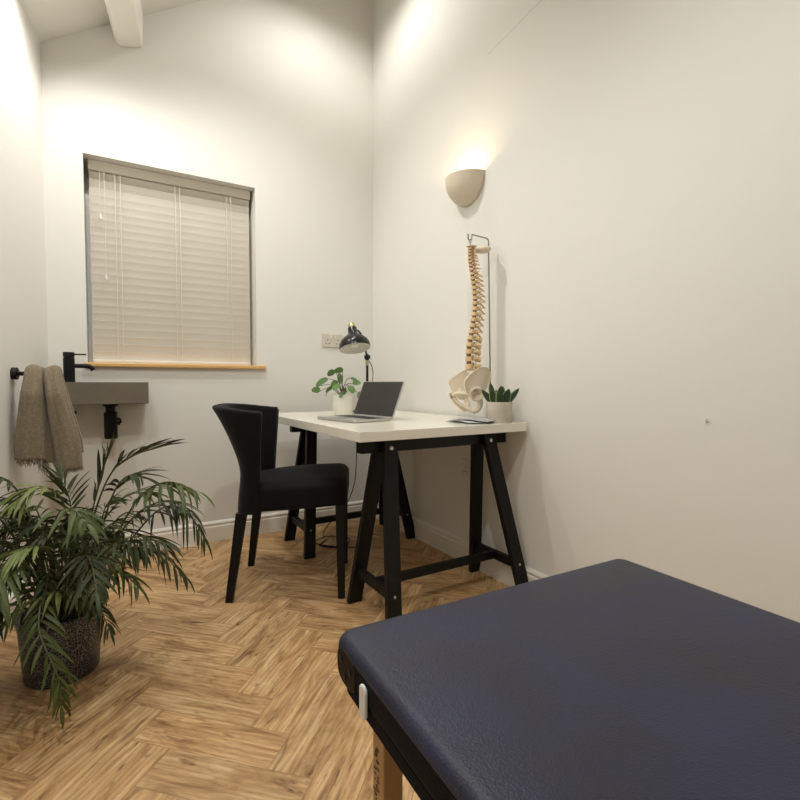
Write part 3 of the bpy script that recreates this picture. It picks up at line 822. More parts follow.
# ------------------------------------------------------------------ laptop
lt = thing('laptop', 'open thin silver laptop with a dark blank screen on the desk', 'laptop', (1.042, 2.000, DZ), R(9))
LWD = 0.155
bm = bmesh.new(); prism(bm, rrect(-0.205, 0.0, -LWD, LWD, 0.01, 4), 0.002, 0.013)
bs = link('base', bm, M['alu'], lt, smooth=False, bevel=0.002)
bm = bmesh.new()
for r in range(5):
    for c in range(12):
        x0 = -0.035 - r * 0.017; y0 = -0.135 + c * 0.0225
        box(bm, x0 - 0.0145, x0, y0, y0 + 0.020, 0.0128, 0.0142)
link('keyboard', bm, M['keys'], bs, smooth=False)
bm = bmesh.new(); box(bm, -0.192, -0.132, -0.05, 0.05, 0.0128, 0.0134); link('trackpad', bm, M['chrome'], bs, smooth=False)
tl = math.atan2(0.070, 0.170)
bm = bmesh.new(); Ml = Matrix.Translation((0.0, 0, 0.012)) @ Matrix.Rotation(tl, 4, 'Y')
prism(bm, [(y, z) for y, z in rrect(-LWD, LWD, 0, 0.178, 0.008, 4)], 0.0, 0.006, axis='x', M4=Ml)
ld = link('lid', bm, M['alu'], lt, smooth=False, bevel=0.0012)
bm = bmesh.new(); prism(bm, rrect(-LWD + 0.004, LWD - 0.004, 0.006, 0.174, 0.005, 4), -0.0006, 0.0004, axis='x', M4=Ml); link('screen', bm, M['screen'], ld, smooth=False)

# ------------------------------------------------------------------ desk lamp
dl = thing('desk_lamp', 'black domed desk lamp with brass fittings standing behind the laptop', 'lamp', (1.262, 2.475, DZ))
bm = bmesh.new(); lathe(bm, [(0, 0), (0.082, 0), (0.084, 0.004), (0.082, 0.014), (0.02, 0.022), (0.012, 0.026), (0, 0.026)], 36); link('base', bm, M['gloss_black'], dl)
bm = bmesh.new(); tube(bm, [(0, 0, 0.022), (0, 0, 0.274)], 0.0075, 14); link('pole', bm, M['gloss_black'], dl)
bm = bmesh.new(); lathe(bm, [(0, 0.268), (0.0095, 0.268), (0.0095, 0.298), (0, 0.298)], 16); link('lower_collar', bm, M['brass'], dl)
bm = bmesh.new(); ellipsoid(bm, (0, 0, 0.314), (0.014, 0.014, 0.022)); tube(bm, [(-0.014, 0.008, 0.317), (0.014, -0.010, 0.317)], 0.010, 12); link('elbow_joint', bm, M['gloss_black'], dl)
SC = Vector((-0.083, -0.005, 0.389))        # shade centre
bm = bmesh.new(); tube(bm, curve3([(0, 0, 0.31), (0.004, 0.030, 0.36), (0.0, 0.055, 0.43), (-0.03, 0.055, 0.470), (SC.x + 0.014, SC.y + 0.030, SC.z + 0.072)], 8), 0.0055, 10); link('upper_arm', bm, M['gloss_black'], dl)
bm = bmesh.new(); tube(bm, curve3([(0.006, -0.002, 0.30), (0.022, -0.010, 0.27), (0.030, -0.014, 0.22), (0.022, -0.01, 0.15), (0.006, 0, 0.08)], 8), 0.0022, 8)
link('cable', bm, M['cable'], dl)
Ms = Matrix.Translation(SC) @ Matrix.Rotation(R(-9), 4, Vector((0.5, 0.86, 0)))  @ Matrix.Rotation(R(-15), 4, Vector((0.86, -0.5, 0))) @ Matrix.Scale(1.06, 4)
bm = bmesh.new()
op = [(0.083, -0.028), (0.0835, -0.015), (0.081, 0.0), (0.072, 0.018), (0.054, 0.035), (0.036, 0.048), (0.026, 0.060), (0.024, 0.088), (0.022, 0.092), (0, 0.092)]
ipf = [(0.0815, -0.028), (0.080, -0.012), (0.076, 0.0), (0.068, 0.014), (0.05, 0.030), (0.03, 0.042), (0, 0.046)]
lathe(bm, op, 40, M4=Ms)
sh = link('lamp_shade', bm, M['gloss_black'], dl)
bm = bmesh.new(); lathe(bm, [(0.083, -0.028)] + ipf, 40, M4=Ms); k_ = link('shade_lining', bm, M['shade_in'], sh); k_['label'] = 'white inside of the black shade'
bm = bmesh.new(); lathe(bm, [(0.012, 0.04), (0.02, 0.015), (0.024, 0.0), (0.018, -0.016), (0, -0.022)], 20, M4=Ms); link('bulb', bm, M['shade_in'], sh)
bm = bmesh.new(); lathe(bm, [(0, 0.091), (0.019, 0.091), (0.020, 0.100), (0.016, 0.112), (0.010, 0.122), (0, 0.124)], 20, M4=Ms)
tube(bm, [Ms @ Vector((-0.021, 0, 0.105)), Ms @ Vector((0.021, 0, 0.105))], 0.004, 10); k_ = link('brass_cap', bm, M['brass'], sh)
bm = bmesh.new(); lathe(bm, [(0.0252, 0.060), (0.0256, 0.064), (0.0256, 0.068), (0.025, 0.072)], 24, M4=Ms); link('collar_ring', bm, M['gloss_black'], sh)

# ------------------------------------------------------------------ leaves
def blade(bm, base, dirv, side, L_, W_, droop=0.0, fold=0.25, n=7, shape='lance', mi=0, up=None):
    """a leaf: folded strip; dirv direction, side lateral vector; droop bends it towards -Z"""
    d = Vector(dirv).normalized(); s = Vector(side); s = (s - d * s.dot(d)).normalized(); u = s.cross(d).normalized()
    if u.z < 0: u = -u
    p = Vector(base); rows = []
    for i in range(n + 1):
        t = i / n
        if shape == 'lance': wd = W_ * (math.sin(math.pi * min(1, t * 0.93 + 0.05)) ** 0.75) * (1 - 0.35 * t)
        elif shape == 'round': wd = W_ * math.sqrt(max(0, 1 - (2 * t - 1) ** 2)) * (1.08 - 0.2 * t)
        else: wd = W_ * (1 - t) ** 0.75 * (0.85 + 0.5 * t)
        if i == n: wd = 0.0003
        if i == 0 and shape != 'succ': wd = 0.0008
        rows.append((bm.verts.new(p - s * wd * 0.5 + u * wd * fold * 0.5), bm.verts.new(p), bm.verts.new(p + s * wd * 0.5 + u * wd * fold * 0.5)))
        p = p + d * (L_ / n)
        d = (d + Vector((0, 0, -droop / n))).normalized()
    for a, b in zip(rows, rows[1:]):
        f = bm.faces.new([a[0], a[1], b[1], b[0]]); f.material_index = mi
        f = bm.faces.new([a[1], a[2], b[2], b[1]]); f.material_index = mi

# ------------------------------------------------------------------ parlour palm
CAMR = Vector((0.858, -0.5135, 0)); CAMF = Vector((0.5135, 0.858, 0))
PB = Vector((-0.148, 1.825, 0))
pm = thing('potted_palm', 'large feathery green palm in a dark pot at the left wall', 'plant', PB)
bm = bmesh.new()
lathe(bm, [(0, 0), (0.094, 0), (0.099, 0.006), (0.112, 0.176), (0.116, 0.180), (0.118, 0.196), (0.114, 0.200), (0.108, 0.196), (0.105, 0.170), (0.102, 0.165)], 48)
link('pot', bm, M['glitter'], pm)
bm = bmesh.new(); lathe(bm, [(0.1045, 0.166), (0.06, 0.172), (0, 0.176)], 32); link('soil', bm, M['soil'], pm)
def frond(pts, n_pairs, L_, W_, mt, start=0.35, droop=0.9, ang=52, seed=0, hang=0.25):
    """pts: (right, depth, z) offsets from the pot, in metres"""
    rs = random.Random(seed)
    P = [CAMR * (a - 0.5 * min(0, b)) + CAMF * b + Vector((0, 0, c)) for a, b, c in pts]
    W_ *= 0.74
    C = curve3(P, 10); N_ = len(C)
    bm = bmesh.new()
    tube(bm, C, [0.0042 * (1 - 0.75 * i / N_) for i in range(N_)], 6, mi=1)
    for i in range(n_pairs):
        t = start + (1 - start) * (i + 0.5) / n_pairs
        x = t * (N_ - 1); k = min(N_ - 2, int(x)); fr = x - k
        p = C[k].lerp(C[k + 1], fr); d = (C[k + 1] - C[k]).normalized()
        s = d.cross(Vector((0, 0, 1)))
        if s.length < 0.2: s = CAMR.copy()
        s.normalize(); u = s.cross(d)
        prof = math.sin(math.pi * (0.18 + 0.74 * (i + 0.5) / n_pairs)) ** 0.7
        for sg in (-1, 1):
            a = R(ang + rs.uniform(-15, 15)) * (1 - 0.35 * i / n_pairs)
            dd = d * math.cos(a) + s * (sg * math.sin(a)) + u * (0.12 + rs.uniform(-0.1, 0.1)) - Vector((0, 0, hang))
            if rs.random() < 0.10: continue
            ll = L_ * prof * rs.uniform(0.66, 1.18)
            sd = (d * math.sin(a) - s * sg * math.cos(a)) + u * rs.uniform(-0.9, 0.9)
            blade(bm, p, dd, sd, ll, W_ * rs.uniform(0.8, 1.15), droop * rs.uniform(0.6, 1.3), 0.35, mi=0)
    # end leaflet
    blade(bm, C[-1], (C[-1] - C[-3]), s, L_ * 0.6, W_, droop, 0.3, mi=0)
    for v in bm.verts:                                   # leaves lean on the wall and floor instead of passing through
        wx = lw(v.co.y + PB.y) + 0.012 - PB.x
        if v.co.x < wx: v.co.x = wx + rs.uniform(0, .006)
        if v.co.z < 0.006: v.co.z = 0.006
    return link('frond', bm, [mt, M['stem']], pm)
A_, B_, C_ = M['leaf_a'], M['leaf_b'], M['leaf_c']
F = [
 # top right spray, above the basin pipe
 ([(0.02, 0.02, .19), (0.07, 0.03, .42), (0.14, 0.02, .60), (0.22, 0.0, .675), (0.33, -0.02, .715)], 10, .150, .018, A_, .52, .35, 34, 1, 0.0),
 # right sprays
 ([(0.04, 0.0, .19), (0.14, 0.02, .38), (0.24, 0.02, .545), (0.34, 0.0, .60), (0.43, -0.02, .575)], 13, .135, .019, B_, .48, 1.1, 62, 2, .45),
 ([(0.05, 0.02, .19), (0.16, 0.06, .36), (0.27, 0.08, .49), (0.36, 0.08, .49), (0.43, 0.06, .40)], 15, .125, .014, A_, .45, 1.3, 60, 3, .6),
 ([(0.05, -0.02, .19), (0.13, -0.02, .33), (0.22, -0.02, .40), (0.31, -0.02, .385), (0.385, -0.02, .315)], 14, .120, .018, A_, .40, 1.2, 58, 4, .5),
 ([(0.04, -0.03, .19), (0.10, -0.08, .34), (0.18, -0.11, .44), (0.26, -0.13, .47), (0.33, -0.15, .455)], 11, .120, .016, A_, .45, .9, 55, 5, .3),
 # upright centre
 ([(0.01, 0.0, .19), (0.05, 0.04, .40), (0.085, 0.06, .56), (0.115, 0.07, .68)], 8, .135, .019, A_, .55, .2, 40, 6, -.15),
 ([(0.0, 0.03, .19), (0.0, 0.06, .38), (-0.02, 0.08, .52), (-0.05, 0.08, .60)], 11, .120, .016, A_, .50, .5, 45, 7, .1),
 ([(-0.01, 0.0, .19), (-0.03, -0.03, .38), (-0.09, -0.06, .53), (-0.17, -0.09, .575), (-0.24, -0.12, .55)], 13, .120, .019, A_, .45, 1.0, 55, 8, .35),
 ([(0.0, -0.03, .19), (0.0, -0.08, .38), (0.02, -0.13, .52), (0.07, -0.18, .565), (0.12, -0.22, .535)], 12, .130, .021, B_, .45, .9, 55, 9, .3),
 ([(-0.02, -0.03, .19), (-0.05, -0.10, .37), (-0.10, -0.18, .47), (-0.17, -0.25, .50), (-0.22, -0.32, .46)], 13, .125, .020, B_, .45, 1.0, 55, 10, .35),
 ([(-0.03, 0.0, .19), (-0.08, 0.0, .33), (-0.15, -0.03, .41), (-0.21, -0.08, .42), (-0.27, -0.14, .37)], 13, .120, .018, A_, .42, 1.1, 58, 11, .4),
 ([(-0.03, -0.04, .19), (-0.08, -0.12, .31), (-0.13, -0.21, .365), (-0.18, -0.30, .36), (-0.22, -0.38, .31)], 12, .120, .020, B_, .45, 1.0, 55, 12, .4),
 # lower front, arching towards the camera and hanging over the pot
 ([(0.01, -0.06, .19), (0.0, -0.12, .30), (-0.005, -0.20, .33), (0.0, -0.27, .27), (0.05, -0.30, .17), (0.06, -0.31, .10)], 16, .100, .016, B_, .42, .9, 48, 13, .15),
 ([(0.03, -0.05, .19), (0.06, -0.08, .26), (0.085, -0.10, .28), (0.11, -0.12, .26)], 9, .075, .015, B_, .42, 1.0, 52, 14, .35),
 ([(0.04, -0.04, .19), (0.09, -0.07, .25), (0.13, -0.10, .255), (0.165, -0.13, .20)], 10, .085, .012, A_, .42, 1.0, 50, 15, .35),
 ([(-0.02, -0.05, .19), (-0.04, -0.10, .28), (-0.08, -0.15, .29), (-0.11, -0.18, .25)], 10, .095, .014, C_, .42, .9, 50, 16, .3),
 ([(-0.05, -0.04, .19), (-0.12, -0.12, .27), (-0.17, -0.20, .25), (-0.20, -0.26, .17)], 10, .105, .016, A_, .42, 1.0, 50, 17, .3),
 # pale arching ones across the middle
 ([(0.02, -0.04, .19), (0.03, -0.12, .36), (0.0, -0.20, .46), (-0.05, -0.26, .475), (-0.10, -0.31, .43)], 12, .115, .016, C_, .45, .8, 50, 18, .3),
 ([(0.03, -0.02, .19), (0.08, -0.07, .34), (0.10, -0.14, .42), (0.13, -0.21, .42), (0.15, -0.27, .37)], 12, .115, .017, A_, .42, .9, 55, 19, .35),
 ([(0.0, 0.02, .19), (0.04, 0.05, .34), (0.10, 0.08, .47), (0.17, 0.09, .54), (0.24, 0.09, .545)], 12, .120, .014, B_, .45, .8, 48, 20, .15),
 ([(-0.02, 0.03, .19), (-0.06, 0.06, .35), (-0.12, 0.05, .46), (-0.17, 0.03, .49)], 11, .110, .016, A_, .45, .8, 50, 21, .2),
 ([(0.03, 0.03, .19), (0.07, 0.06, .30), (0.15, 0.09, .37), (0.24, 0.11, .38), (0.30, 0.11, .33)], 13, .110, .014, A_, .40, 1.0, 55, 22, .35),
 ([(0.0, -0.04, .19), (0.02, -0.07, .33), (0.05, -0.10, .40), (0.08, -0.12, .41), (0.11, -0.13, .38)], 11, .110, .015, A_, .40, .9, 50, 23, .3),
 ([(-0.03, -0.02, .19), (-0.07, -0.07, .34), (-0.10, -0.12, .38), (-0.13, -0.17, .36)], 10, .110, .015, A_, .40, .9, 50, 24, .3),
]
F += [
 # taller sprays reaching up and to the left
 ([(-0.03, 0.0, .19), (-0.06, -0.02, .42), (-0.11, -0.05, .58), (-0.16, -0.09, .635), (-0.22, -0.14, .62)], 12, .13, .020, A_, .50, .9, 52, 32, .3),
 ([(-0.03, -0.04, .19), (-0.08, -0.10, .40), (-0.13, -0.18, .54), (-0.18, -0.27, .57), (-0.22, -0.36, .52)], 12, .13, .021, A_, .48, 1.0, 52, 33, .35),
 ([(-0.04, -0.04, .19), (-0.10, -0.14, .34), (-0.16, -0.26, .43), (-0.19, -0.36, .43)], 11, .12, .019, B_, .42, 1.0, 52, 34, .35),
 ([(0.02, 0.0, .19), (0.04, -0.04, .42), (0.03, -0.10, .57), (-0.02, -0.16, .62), (-0.07, -0.21, .59)], 12, .125, .019, C_, .52, .8, 50, 35, .25),
 ([(0.04, 0.02, .19), (0.10, 0.03, .40), (0.16, 0.02, .56), (0.22, 0.0, .62), (0.27, -0.02, .615)], 12, .125, .016, A_, .5, .6, 48, 36, .2),
 ([(0.04, 0.04, .19), (0.11, 0.07, .36), (0.20, 0.09, .48), (0.30, 0.09, .52), (0.37, 0.08, .49)], 13, .12, .015, A_, .42, 1.0, 55, 37, .35),
 ([(0.03, 0.02, .19), (0.08, 0.04, .33), (0.14, 0.05, .42), (0.20, 0.04, .43), (0.25, 0.02, .38)], 12, .115, .015, A_, .40, 1.0, 55, 38, .35),
 ([(0.05, -0.03, .19), (0.12, -0.05, .31), (0.19, -0.08, .35), (0.25, -0.10, .31)], 11, .10, .014, B_, .40, 1.1, 55, 39, .4),
 ([(-0.05, 0.0, .19), (-0.12, -0.05, .28), (-0.18, -0.12, .29), (-0.23, -0.20, .22)], 11, .10, .015, A_, .40, 1.1, 55, 40, .4),
 ([(-0.02, -0.05, .19), (-0.04, -0.14, .36), (-0.07, -0.24, .44), (-0.09, -0.33, .43), (-0.11, -0.41, .37)], 13, .115, .018, B_, .42, 1.0, 52, 41, .35),
 ([(0.02, -0.06, .19), (0.05, -0.13, .31), (0.03, -0.18, .335), (-0.02, -0.22, .33)], 11, .10, .014, C_, .42, .9, 50, 42, .3),
]
for a in F: frond(*a)
rs = random.Random(77)
for k in range(34):
    a = rs.uniform(0, 2 * math.pi); r1 = rs.uniform(.03, .10); r2 = r1 + rs.uniform(.05, .14); h = rs.uniform(.31, .52)
    ca, sa = math.cos(a), math.sin(a)
    if ca * r2 < -0.14 and sa > 0: sa = -sa
    frond([(ca * .03, sa * .03, .19), (ca * r1, sa * r1, h * .7), (ca * (r1 + r2) / 2, sa * (r1 + r2) / 2, h), (ca * r2, sa * r2, h + rs.uniform(-.05, .04))], 9, .10, .014, A_ if k % 3 else B_, .40, .9, 52, 100 + k, .3)

# ------------------------------------------------------------------ round-leaved plant in white pot
rp = thing('potted_houseplant', 'small plant with rounded green leaves in a white pot behind the laptop', 'plant', (1.055, 2.355, DZ))
bm = bmesh.new(); lathe(bm, [(0, 0), (0.047, 0), (0.050, 0.004), (0.056, 0.104), (0.0565, 0.107), (0.053, 0.107), (0.051, 0.094), (0.050, 0.092)], 36); link('pot', bm, M['whitepot'], rp)
bm = bmesh.new(); lathe(bm, [(0.051, 0.094), (0, 0.096)], 24); link('soil', bm, M['soil'], rp)
rs = random.Random(12); bms = bmesh.new(); leaves = []
spec = [(-0.02, 0.05, .235, 1, .066), (-0.085, 0.0, .205, 2, .085), (0.045, 0.0, .21, 2, .055), (-0.02, -0.03, .175, 1, .06), (0.04, -0.02, .165, 1, .058), (-0.06, -0.02, .15, 1, .05),
        (-0.135, 0.0, .165, 1, .05), (-0.13, -0.02, .135, 1, .05), (0.09, 0.0, .125, 1, .055), (0.0, 0.03, .15, 1, .05), (-0.035, 0.04, .19, 1, .05), (0.0, -0.04, .135, 1, .048), (0.055, 0.03, .175, 1, .05), (-0.085, 0.02, .135, 1, .04), (0.0, 0.0, .245, 1, .06), (-0.045, 0.0, .245, 1, .05)]
bml = bmesh.new()
for a, b, z, kind, L_ in spec:
    a *= .9; z = z * .93; L_ *= .92
    tip = CAMR * a + CAMF * b + Vector((0, 0, z))
    c0 = Vector((rs.uniform(-.012, .012), rs.uniform(-.012, .012), .10))
    mid = (c0 + tip) / 2 + Vector((0, 0, .03))
    tube(bms, curve3([c0, mid, tip], 6), 0.0016, 6)
    out = (tip - Vector((0, 0, z))); out = out.normalized() if out.length > .02 else CAMR * rs.uniform(-1, 1) + CAMF * -0.4
    if kind == 2: d_ = out + Vector((0, 0, -.35)); wd = L_ * .42
    else: d_ = out * .7 + CAMF * rs.uniform(-.6, 0) + Vector((0, 0, rs.uniform(-.9, .3))); wd = L_ * .78
    blade(bml, tip, d_, CAMR * .6 + Vector((rs.uniform(-.5, .5), rs.uniform(-.5, .5), rs.uniform(.2, .9))), L_, wd, .5, .18, n=10, shape='round')
link('stems', bms, M['stem'], rp); link('leaves', bml, M['round_leaf'], rp)

# ------------------------------------------------------------------ succulent
sp_ = thing('potted_succulent', 'small dark spiky succulent in a pale concrete pot on the desk edge', 'plant', (1.415, 1.540, DZ))
bm = bmesh.new(); lathe(bm, [(0, 0), (0.048, 0), (0.050, 0.003), (0.0535, 0.084), (0.052, 0.088), (0.047, 0.088), (0.045, 0.078)], 40); link('pot', bm, M['potcrete'], sp_)
bm = bmesh.new(); lathe(bm, [(0.0455, 0.078), (0, 0.082)], 24); link('soil', bm, M['soil'], sp_)
bm = bmesh.new()
def spike(a, lean, L_, W_):
    d = CAMR * (math.cos(a) * lean) + CAMF * (math.sin(a) * lean) + Vector((0, 0, 1)); d.normalize()
    s = d.cross(CAMF).normalized() if abs(math.sin(a)) > 0.5 else (d.cross(CAMF)).normalized()
    base = Vector((0, 0, .076)) + (CAMR * math.cos(a) + CAMF * math.sin(a)) * 0.022
    u = s.cross(d).normalized(); rows = []; n = 8
    for i in range(n + 1):
        t = i / n; wd = W_ * (0.75 + 0.6 * t) * (1 - t ** 2.2) ** 0.9; th = 0.006 * (1 - t) + 0.0012
        if i == n: wd = 0.0006; th = 0.0006
        p = base + d * (L_ * t)
        rows.append([bm.verts.new(p + s * wd * .5 * x_ + u * y_ * th) for x_, y_ in ((-1, .5), (-.86, 0), (0, -.9), (.86, 0), (1, .5), (0, .4))])
    for r0, r1 in zip(rows, rows[1:]):
        for k in range(6):
            f = bm.faces.new([r0[k], r0[(k + 1) % 6], r1[(k + 1) % 6], r1[k]]); f.material_index = 1 if k in (0, 3) else 0
for a, le, L_, W_ in ((R(150), .22, .098, .036), (R(270), .10, .082, .050), (R(8), .95, .096, .036), (R(176), .85, .084, .034), (R(210), .40, .074, .040), (R(60), .30, .082, .044), (R(310), .40, .074, .046), (R(95), .5, .07, .04)):
    spike(a, le, L_, W_)
link('leaves', bm, [M['succ'], M['succ_edge']], sp_)

# ------------------------------------------------------------------ leaflets beside the succulent
for k, (x, y, a, mt, lab) in enumerate(((1.318, 1.625, 12, 'paper_g', 'grey printed leaflet lying flat on the desk, lowest of the three'),
                                   (1.308, 1.61, -4, 'paper', 'plain white leaflet lying between two others on the desk'),
                                   (1.322, 1.592, 24, 'paper_g', 'grey printed leaflet on top of the small stack on the desk'))):
    bm = bmesh.new(); N_ = 10; rows = []
    for i in range(N_ + 1):
        t = i / N_; zz = 0.0045 * k + 0.0012 + 0.004 * math.sin(math.pi * t) ** 2 + (0.003 * t if k == 2 else 0)
        rows.append([(x_, -0.085 + 0.17 * t, zz) for x_ in (-0.058, 0.058)])
    v = [[bm.verts.new(p) for p in r] for r in rows]; v2 = [[bm.verts.new((p[0], p[1], p[2] + 0.0016)) for p in r] for r in rows]
    for i in range(N_):
        bm.faces.new([v[i][1], v[i][0], v[i + 1][0], v[i + 1][1]]); bm.faces.new([v2[i][0], v2[i][1], v2[i + 1][1], v2[i + 1][0]])
        for s in (0, 1): bm.faces.new([v[i][s], v2[i][s], v2[i + 1][s], v[i + 1][s]])
    for i in (0, N_): bm.faces.new([v[i][0], v[i][1], v2[i][1], v2[i][0]])
    o = link('leaflet', bm, M[mt], smooth=False); o.location = (x, y, DZ); o.rotation_euler = (0, 0, R(a)); tag(o, lab, 'leaflet')

# ------------------------------------------------------------------ anatomical spine on its stand
FRD = Vector((-0.946, 0.323, 0)); LAT = Vector((0.323, 0.946, 0))         # front and far-lateral directions
SPB = Vector((1.392, 1.712, DZ))
st = thing('spine_stand', 'tall thin steel stand with a bent hook for the model spine', 'stand', (1.502, 1.693, DZ))
bm = bmesh.new(); lathe(bm, [(0, 0), (0.026, 0), (0.026, 0.006), (0.008, 0.010), (0.006, 0.02), (0, 0.02)], 28); link('base', bm, M['chrome'], st)
HK = SPB - Vector(st.location)
bm = bmesh.new()
tube(bm, [(0, 0, 0.008), (-0.007, 0.0035, .40), (-0.014, 0.007, .812), (-0.016, 0.008, .822), (-0.024, 0.010, .827), tuple(HK.to_3d() * .80 + Vector((0, 0, .832))), tuple(HK * .93 + Vector((0, 0, .834)))], 0.0033, 10)
link('rod', bm, M['chrome'], st)
bm = bmesh.new(); h = HK * 1.0
tube(bm, [h * .93 + Vector((0, 0, .834)), h * .95 + Vector((0, 0, .812)), h * 1.02 + Vector((0, 0, .806)), h * 1.10 + Vector((0, 0, .812)), h * 1.11 + Vector((0, 0, .834))], 0.0033, 10)
link('hook', bm, M['chrome'], st)
bm = bmesh.new(); lathe(bm, [(0, 0), (0.011, 0), (0.011, 0.018), (0, 0.018)], 18, M4=Matrix.Translation((-0.006, -0.02, 0.047)) @ Matrix.Rotation(R(90), 4, 'X')); k_ = link('clamp_knob', bm, M['black'], st); k_['label'] = 'small black clamp knob'
bm = bmesh.new(); beam(bm, (0, 0, 0.047), (-0.006, -0.02, 0.047), 0.008, 0.008); link('clamp', bm, M['chrome'], st)

sm = thing('spine_model', 'cream anatomical model of a human spine with pelvis hanging on a steel stand', 'anatomical model', SPB)
LM = Matrix((( FRD.x, LAT.x, 0, 0), (FRD.y, LAT.y, 0, 0), (0, 0, 1, 0), (0, 0, 0, 1)))      # local: x front, y lateral, z up
zr = lambda v: CAMZ - (v - 383) / 482 * 2.155 - DZ
# vertebra centre line, (front offset m, z) from photo profile
prof_s = [(0.000, zr(247)), (0.002, zr(256)), (-0.004, zr(266)), (-0.014, zr(278)), (-0.022, zr(292)), (-0.024, zr(306)), (-0.017, zr(320)), (-0.006, zr(335)), (0.004, zr(350)), (0.003, zr(370))]
CL = curve3([(a, 0, z) for a, z in prof_s], 24)
arc = [0]
for a, b in zip(CL, CL[1:]): arc.append(arc[-1] + (b - a).length)
sizes = [0.55] * 2 + [0.62, 0.66, 0.70, 0.74, 0.8] + [0.86 + 0.03 * i for i in range(12)] + [1.28, 1.34, 1.38, 1.42, 1.45]
tot = sum(sizes); acc = 0
def at_arc(s):
    for i in range(len(arc) - 1):
        if arc[i + 1] >= s:
            f = (s - arc[i]) / (arc[i + 1] - arc[i]); return CL[i].lerp(CL[i + 1], f), (CL[i] - CL[i + 1]).normalized()
    return CL[-1], (CL[-2] - CL[-1]).normalized()
for i, s in enumerate(sizes):
    h = arc[-1] * s / tot; p, up = at_arc(acc + h / 2); acc += h
    fr = Vector((up.z, 0, -up.x)); T = LM @ Matrix.Translation(p) @ Matrix(((fr.x, 0, up.x, 0), (0, 1, 0, 0), (fr.z, 0, up.z, 0), (0, 0, 0, 1)))
    bm = bmesh.new(); rb = 0.0150 * (0.72 + 0.42 * (i / 23)); hb = h * 0.60
    if i > 18: rb *= 1.12
    lathe(bm, [(0, -hb / 2), (rb * .96, -hb / 2), (rb, -hb * .40), (rb * .84, 0), (rb, hb * .40), (rb * .96, hb / 2), (0, hb / 2)], 18, M4=T, sx=.92, sy=1.25)
    # arch, spinous process, transverse processes
    bk_ = rb * 1.35
    for sg in (-1, 1):
        tube(bm, [T @ Vector((-rb * .7, sg * rb * .7, 0)), T @ Vector((-bk_ * 1.05, sg * rb * .8, 0)), T @ Vector((-bk_ * 1.35, 0, -hb * .1))], [h * .17, h * .2, h * .16], 7)
        tr = 0.020 + 0.006 * (i / 23) if i > 6 else 0.015
        tube(bm, [T @ Vector((-bk_ * .9, sg * rb * .7, 0)), T @ Vector((-bk_ * 1.15, sg * tr, hb * .1)), T @ Vector((-bk_ * 1.3, sg * (tr + .006), hb * .12))], [h * .18, h * .14, h * .16], 7)
        ellipsoid(bm, (0, 0, 0), (rb * .32, rb * .26, h * .36), 8, 6, M4=T @ Matrix.Translation((-bk_ * 1.0, sg * rb * .85, h * .25)))
    if i < 7: sl, dn = 0.015 + .001 * i, .1
    elif i < 19: sl, dn = 0.024, .85
    else: sl, dn = 0.022, .15
    sw = h * (.16 if i < 19 else .34)
    a = Vector((-bk_ * 1.25, 0, -hb * .05)); b = Vector((-bk_ * 1.25 - sl, 0, -hb * .05 - sl * dn)); 
    tube(bm, [T @ a, T @ a.lerp(b, .6), T @ b], [sw * 1.1, sw, sw * 1.25], 8)
    vb = link('vertebra', bm, M['bone'], sm, angle=50)
    if i > 0:
        bm = bmesh.new(); lathe(bm, [(0, hb * .5), (rb * .58, hb * .5), (rb * .64, h * .5), (rb * .58, h * .5 + h * .2), (0, h * .5 + h * .2)], 16, M4=T, sx=.92, sy=1.22)
        dk = link('disc', bm, M['disc'], vb); dk['label'] = 'ochre disc above the vertebra'
# occipital plate on top, pointing back
bm = bmesh.new(); zt_ = prof_s[0][1] + 0.004
ellipsoid(bm, (0, 0, 0), (0.036, 0.036, 0.016), 24, 12, M4=LM @ Matrix.Translation((-0.062, 0, zt_ - 0.012)) @ Matrix.Rotation(R(4), 4, 'Y'))
ellipsoid(bm, (0, 0, 0), (0.024, 0.022, 0.006), 18, 8, M4=LM @ Matrix.Translation((-0.006, 0, zt_)))
k_ = link('occipital_plate', bm, M['pelvis'], sm); k_['label'] = 'beige skull base plate'
bm = bmesh.new(); tube(bm, [(0, 0, zt_ - 0.01), (0, 0, zt_ + 0.018)], 0.003, 8); 
tube(bm, [LM @ Vector((0.006 * math.cos(a_ * math.pi / 6), 0, zt_ + .024 + 0.008 * math.sin(a_ * math.pi / 6))) for a_ in range(13)], 0.0016, 6)
link('hanging_ring', bm, M['chrome'], sm)
for sg in (-1, 1):
    bm = bmesh.new(); pts = [LM @ Vector((CL[int(len(CL) * f)].x - .010 + .003 * math.sin(f * 160), sg * .013, CL[int(len(CL) * f)].z)) for f in [0.01 + .33 * k / 20 for k in range(21)]]
    tube(bm, pts, 0.0019, 7); k_ = link('artery', bm, M['nerve'], sm); k_['label'] = 'thin red vertebral artery'
# sacrum and coccyx
zs = prof_s[-1][1]
bm = bmesh.new()
S = [(0.004, zs - .002, .036, .017), (-0.006, zs - .022, .040, .017), (-0.022, zs - .045, .036, .014), (-0.036, zs - .070, .028, .011), (-0.040, zs - .095, .018, .009), (-0.034, zs - .118, .011, .007), (-0.022, zs - .138, .006, .005)]
rows = []
for x, z, wy, wx in S:
    rows.append([bm.verts.new(LM @ Vector((x + wx * math.cos(2 * math.pi * k / 18) - 0.25 * wx * abs(math.sin(2 * math.pi * k / 18)), wy * math.sin(2 * math.pi * k / 18), z))) for k in range(18)])
for a, b in zip(rows, rows[1:]):
    for k in range(18): bm.faces.new([a[k], b[k], b[(k + 1) % 18], a[(k + 1) % 18]])
bm.faces.new(rows[0]); bm.faces.new(rows[-1][::-1])
link('sacrum', bm, M['pelvis'], sm, subsurf=1)
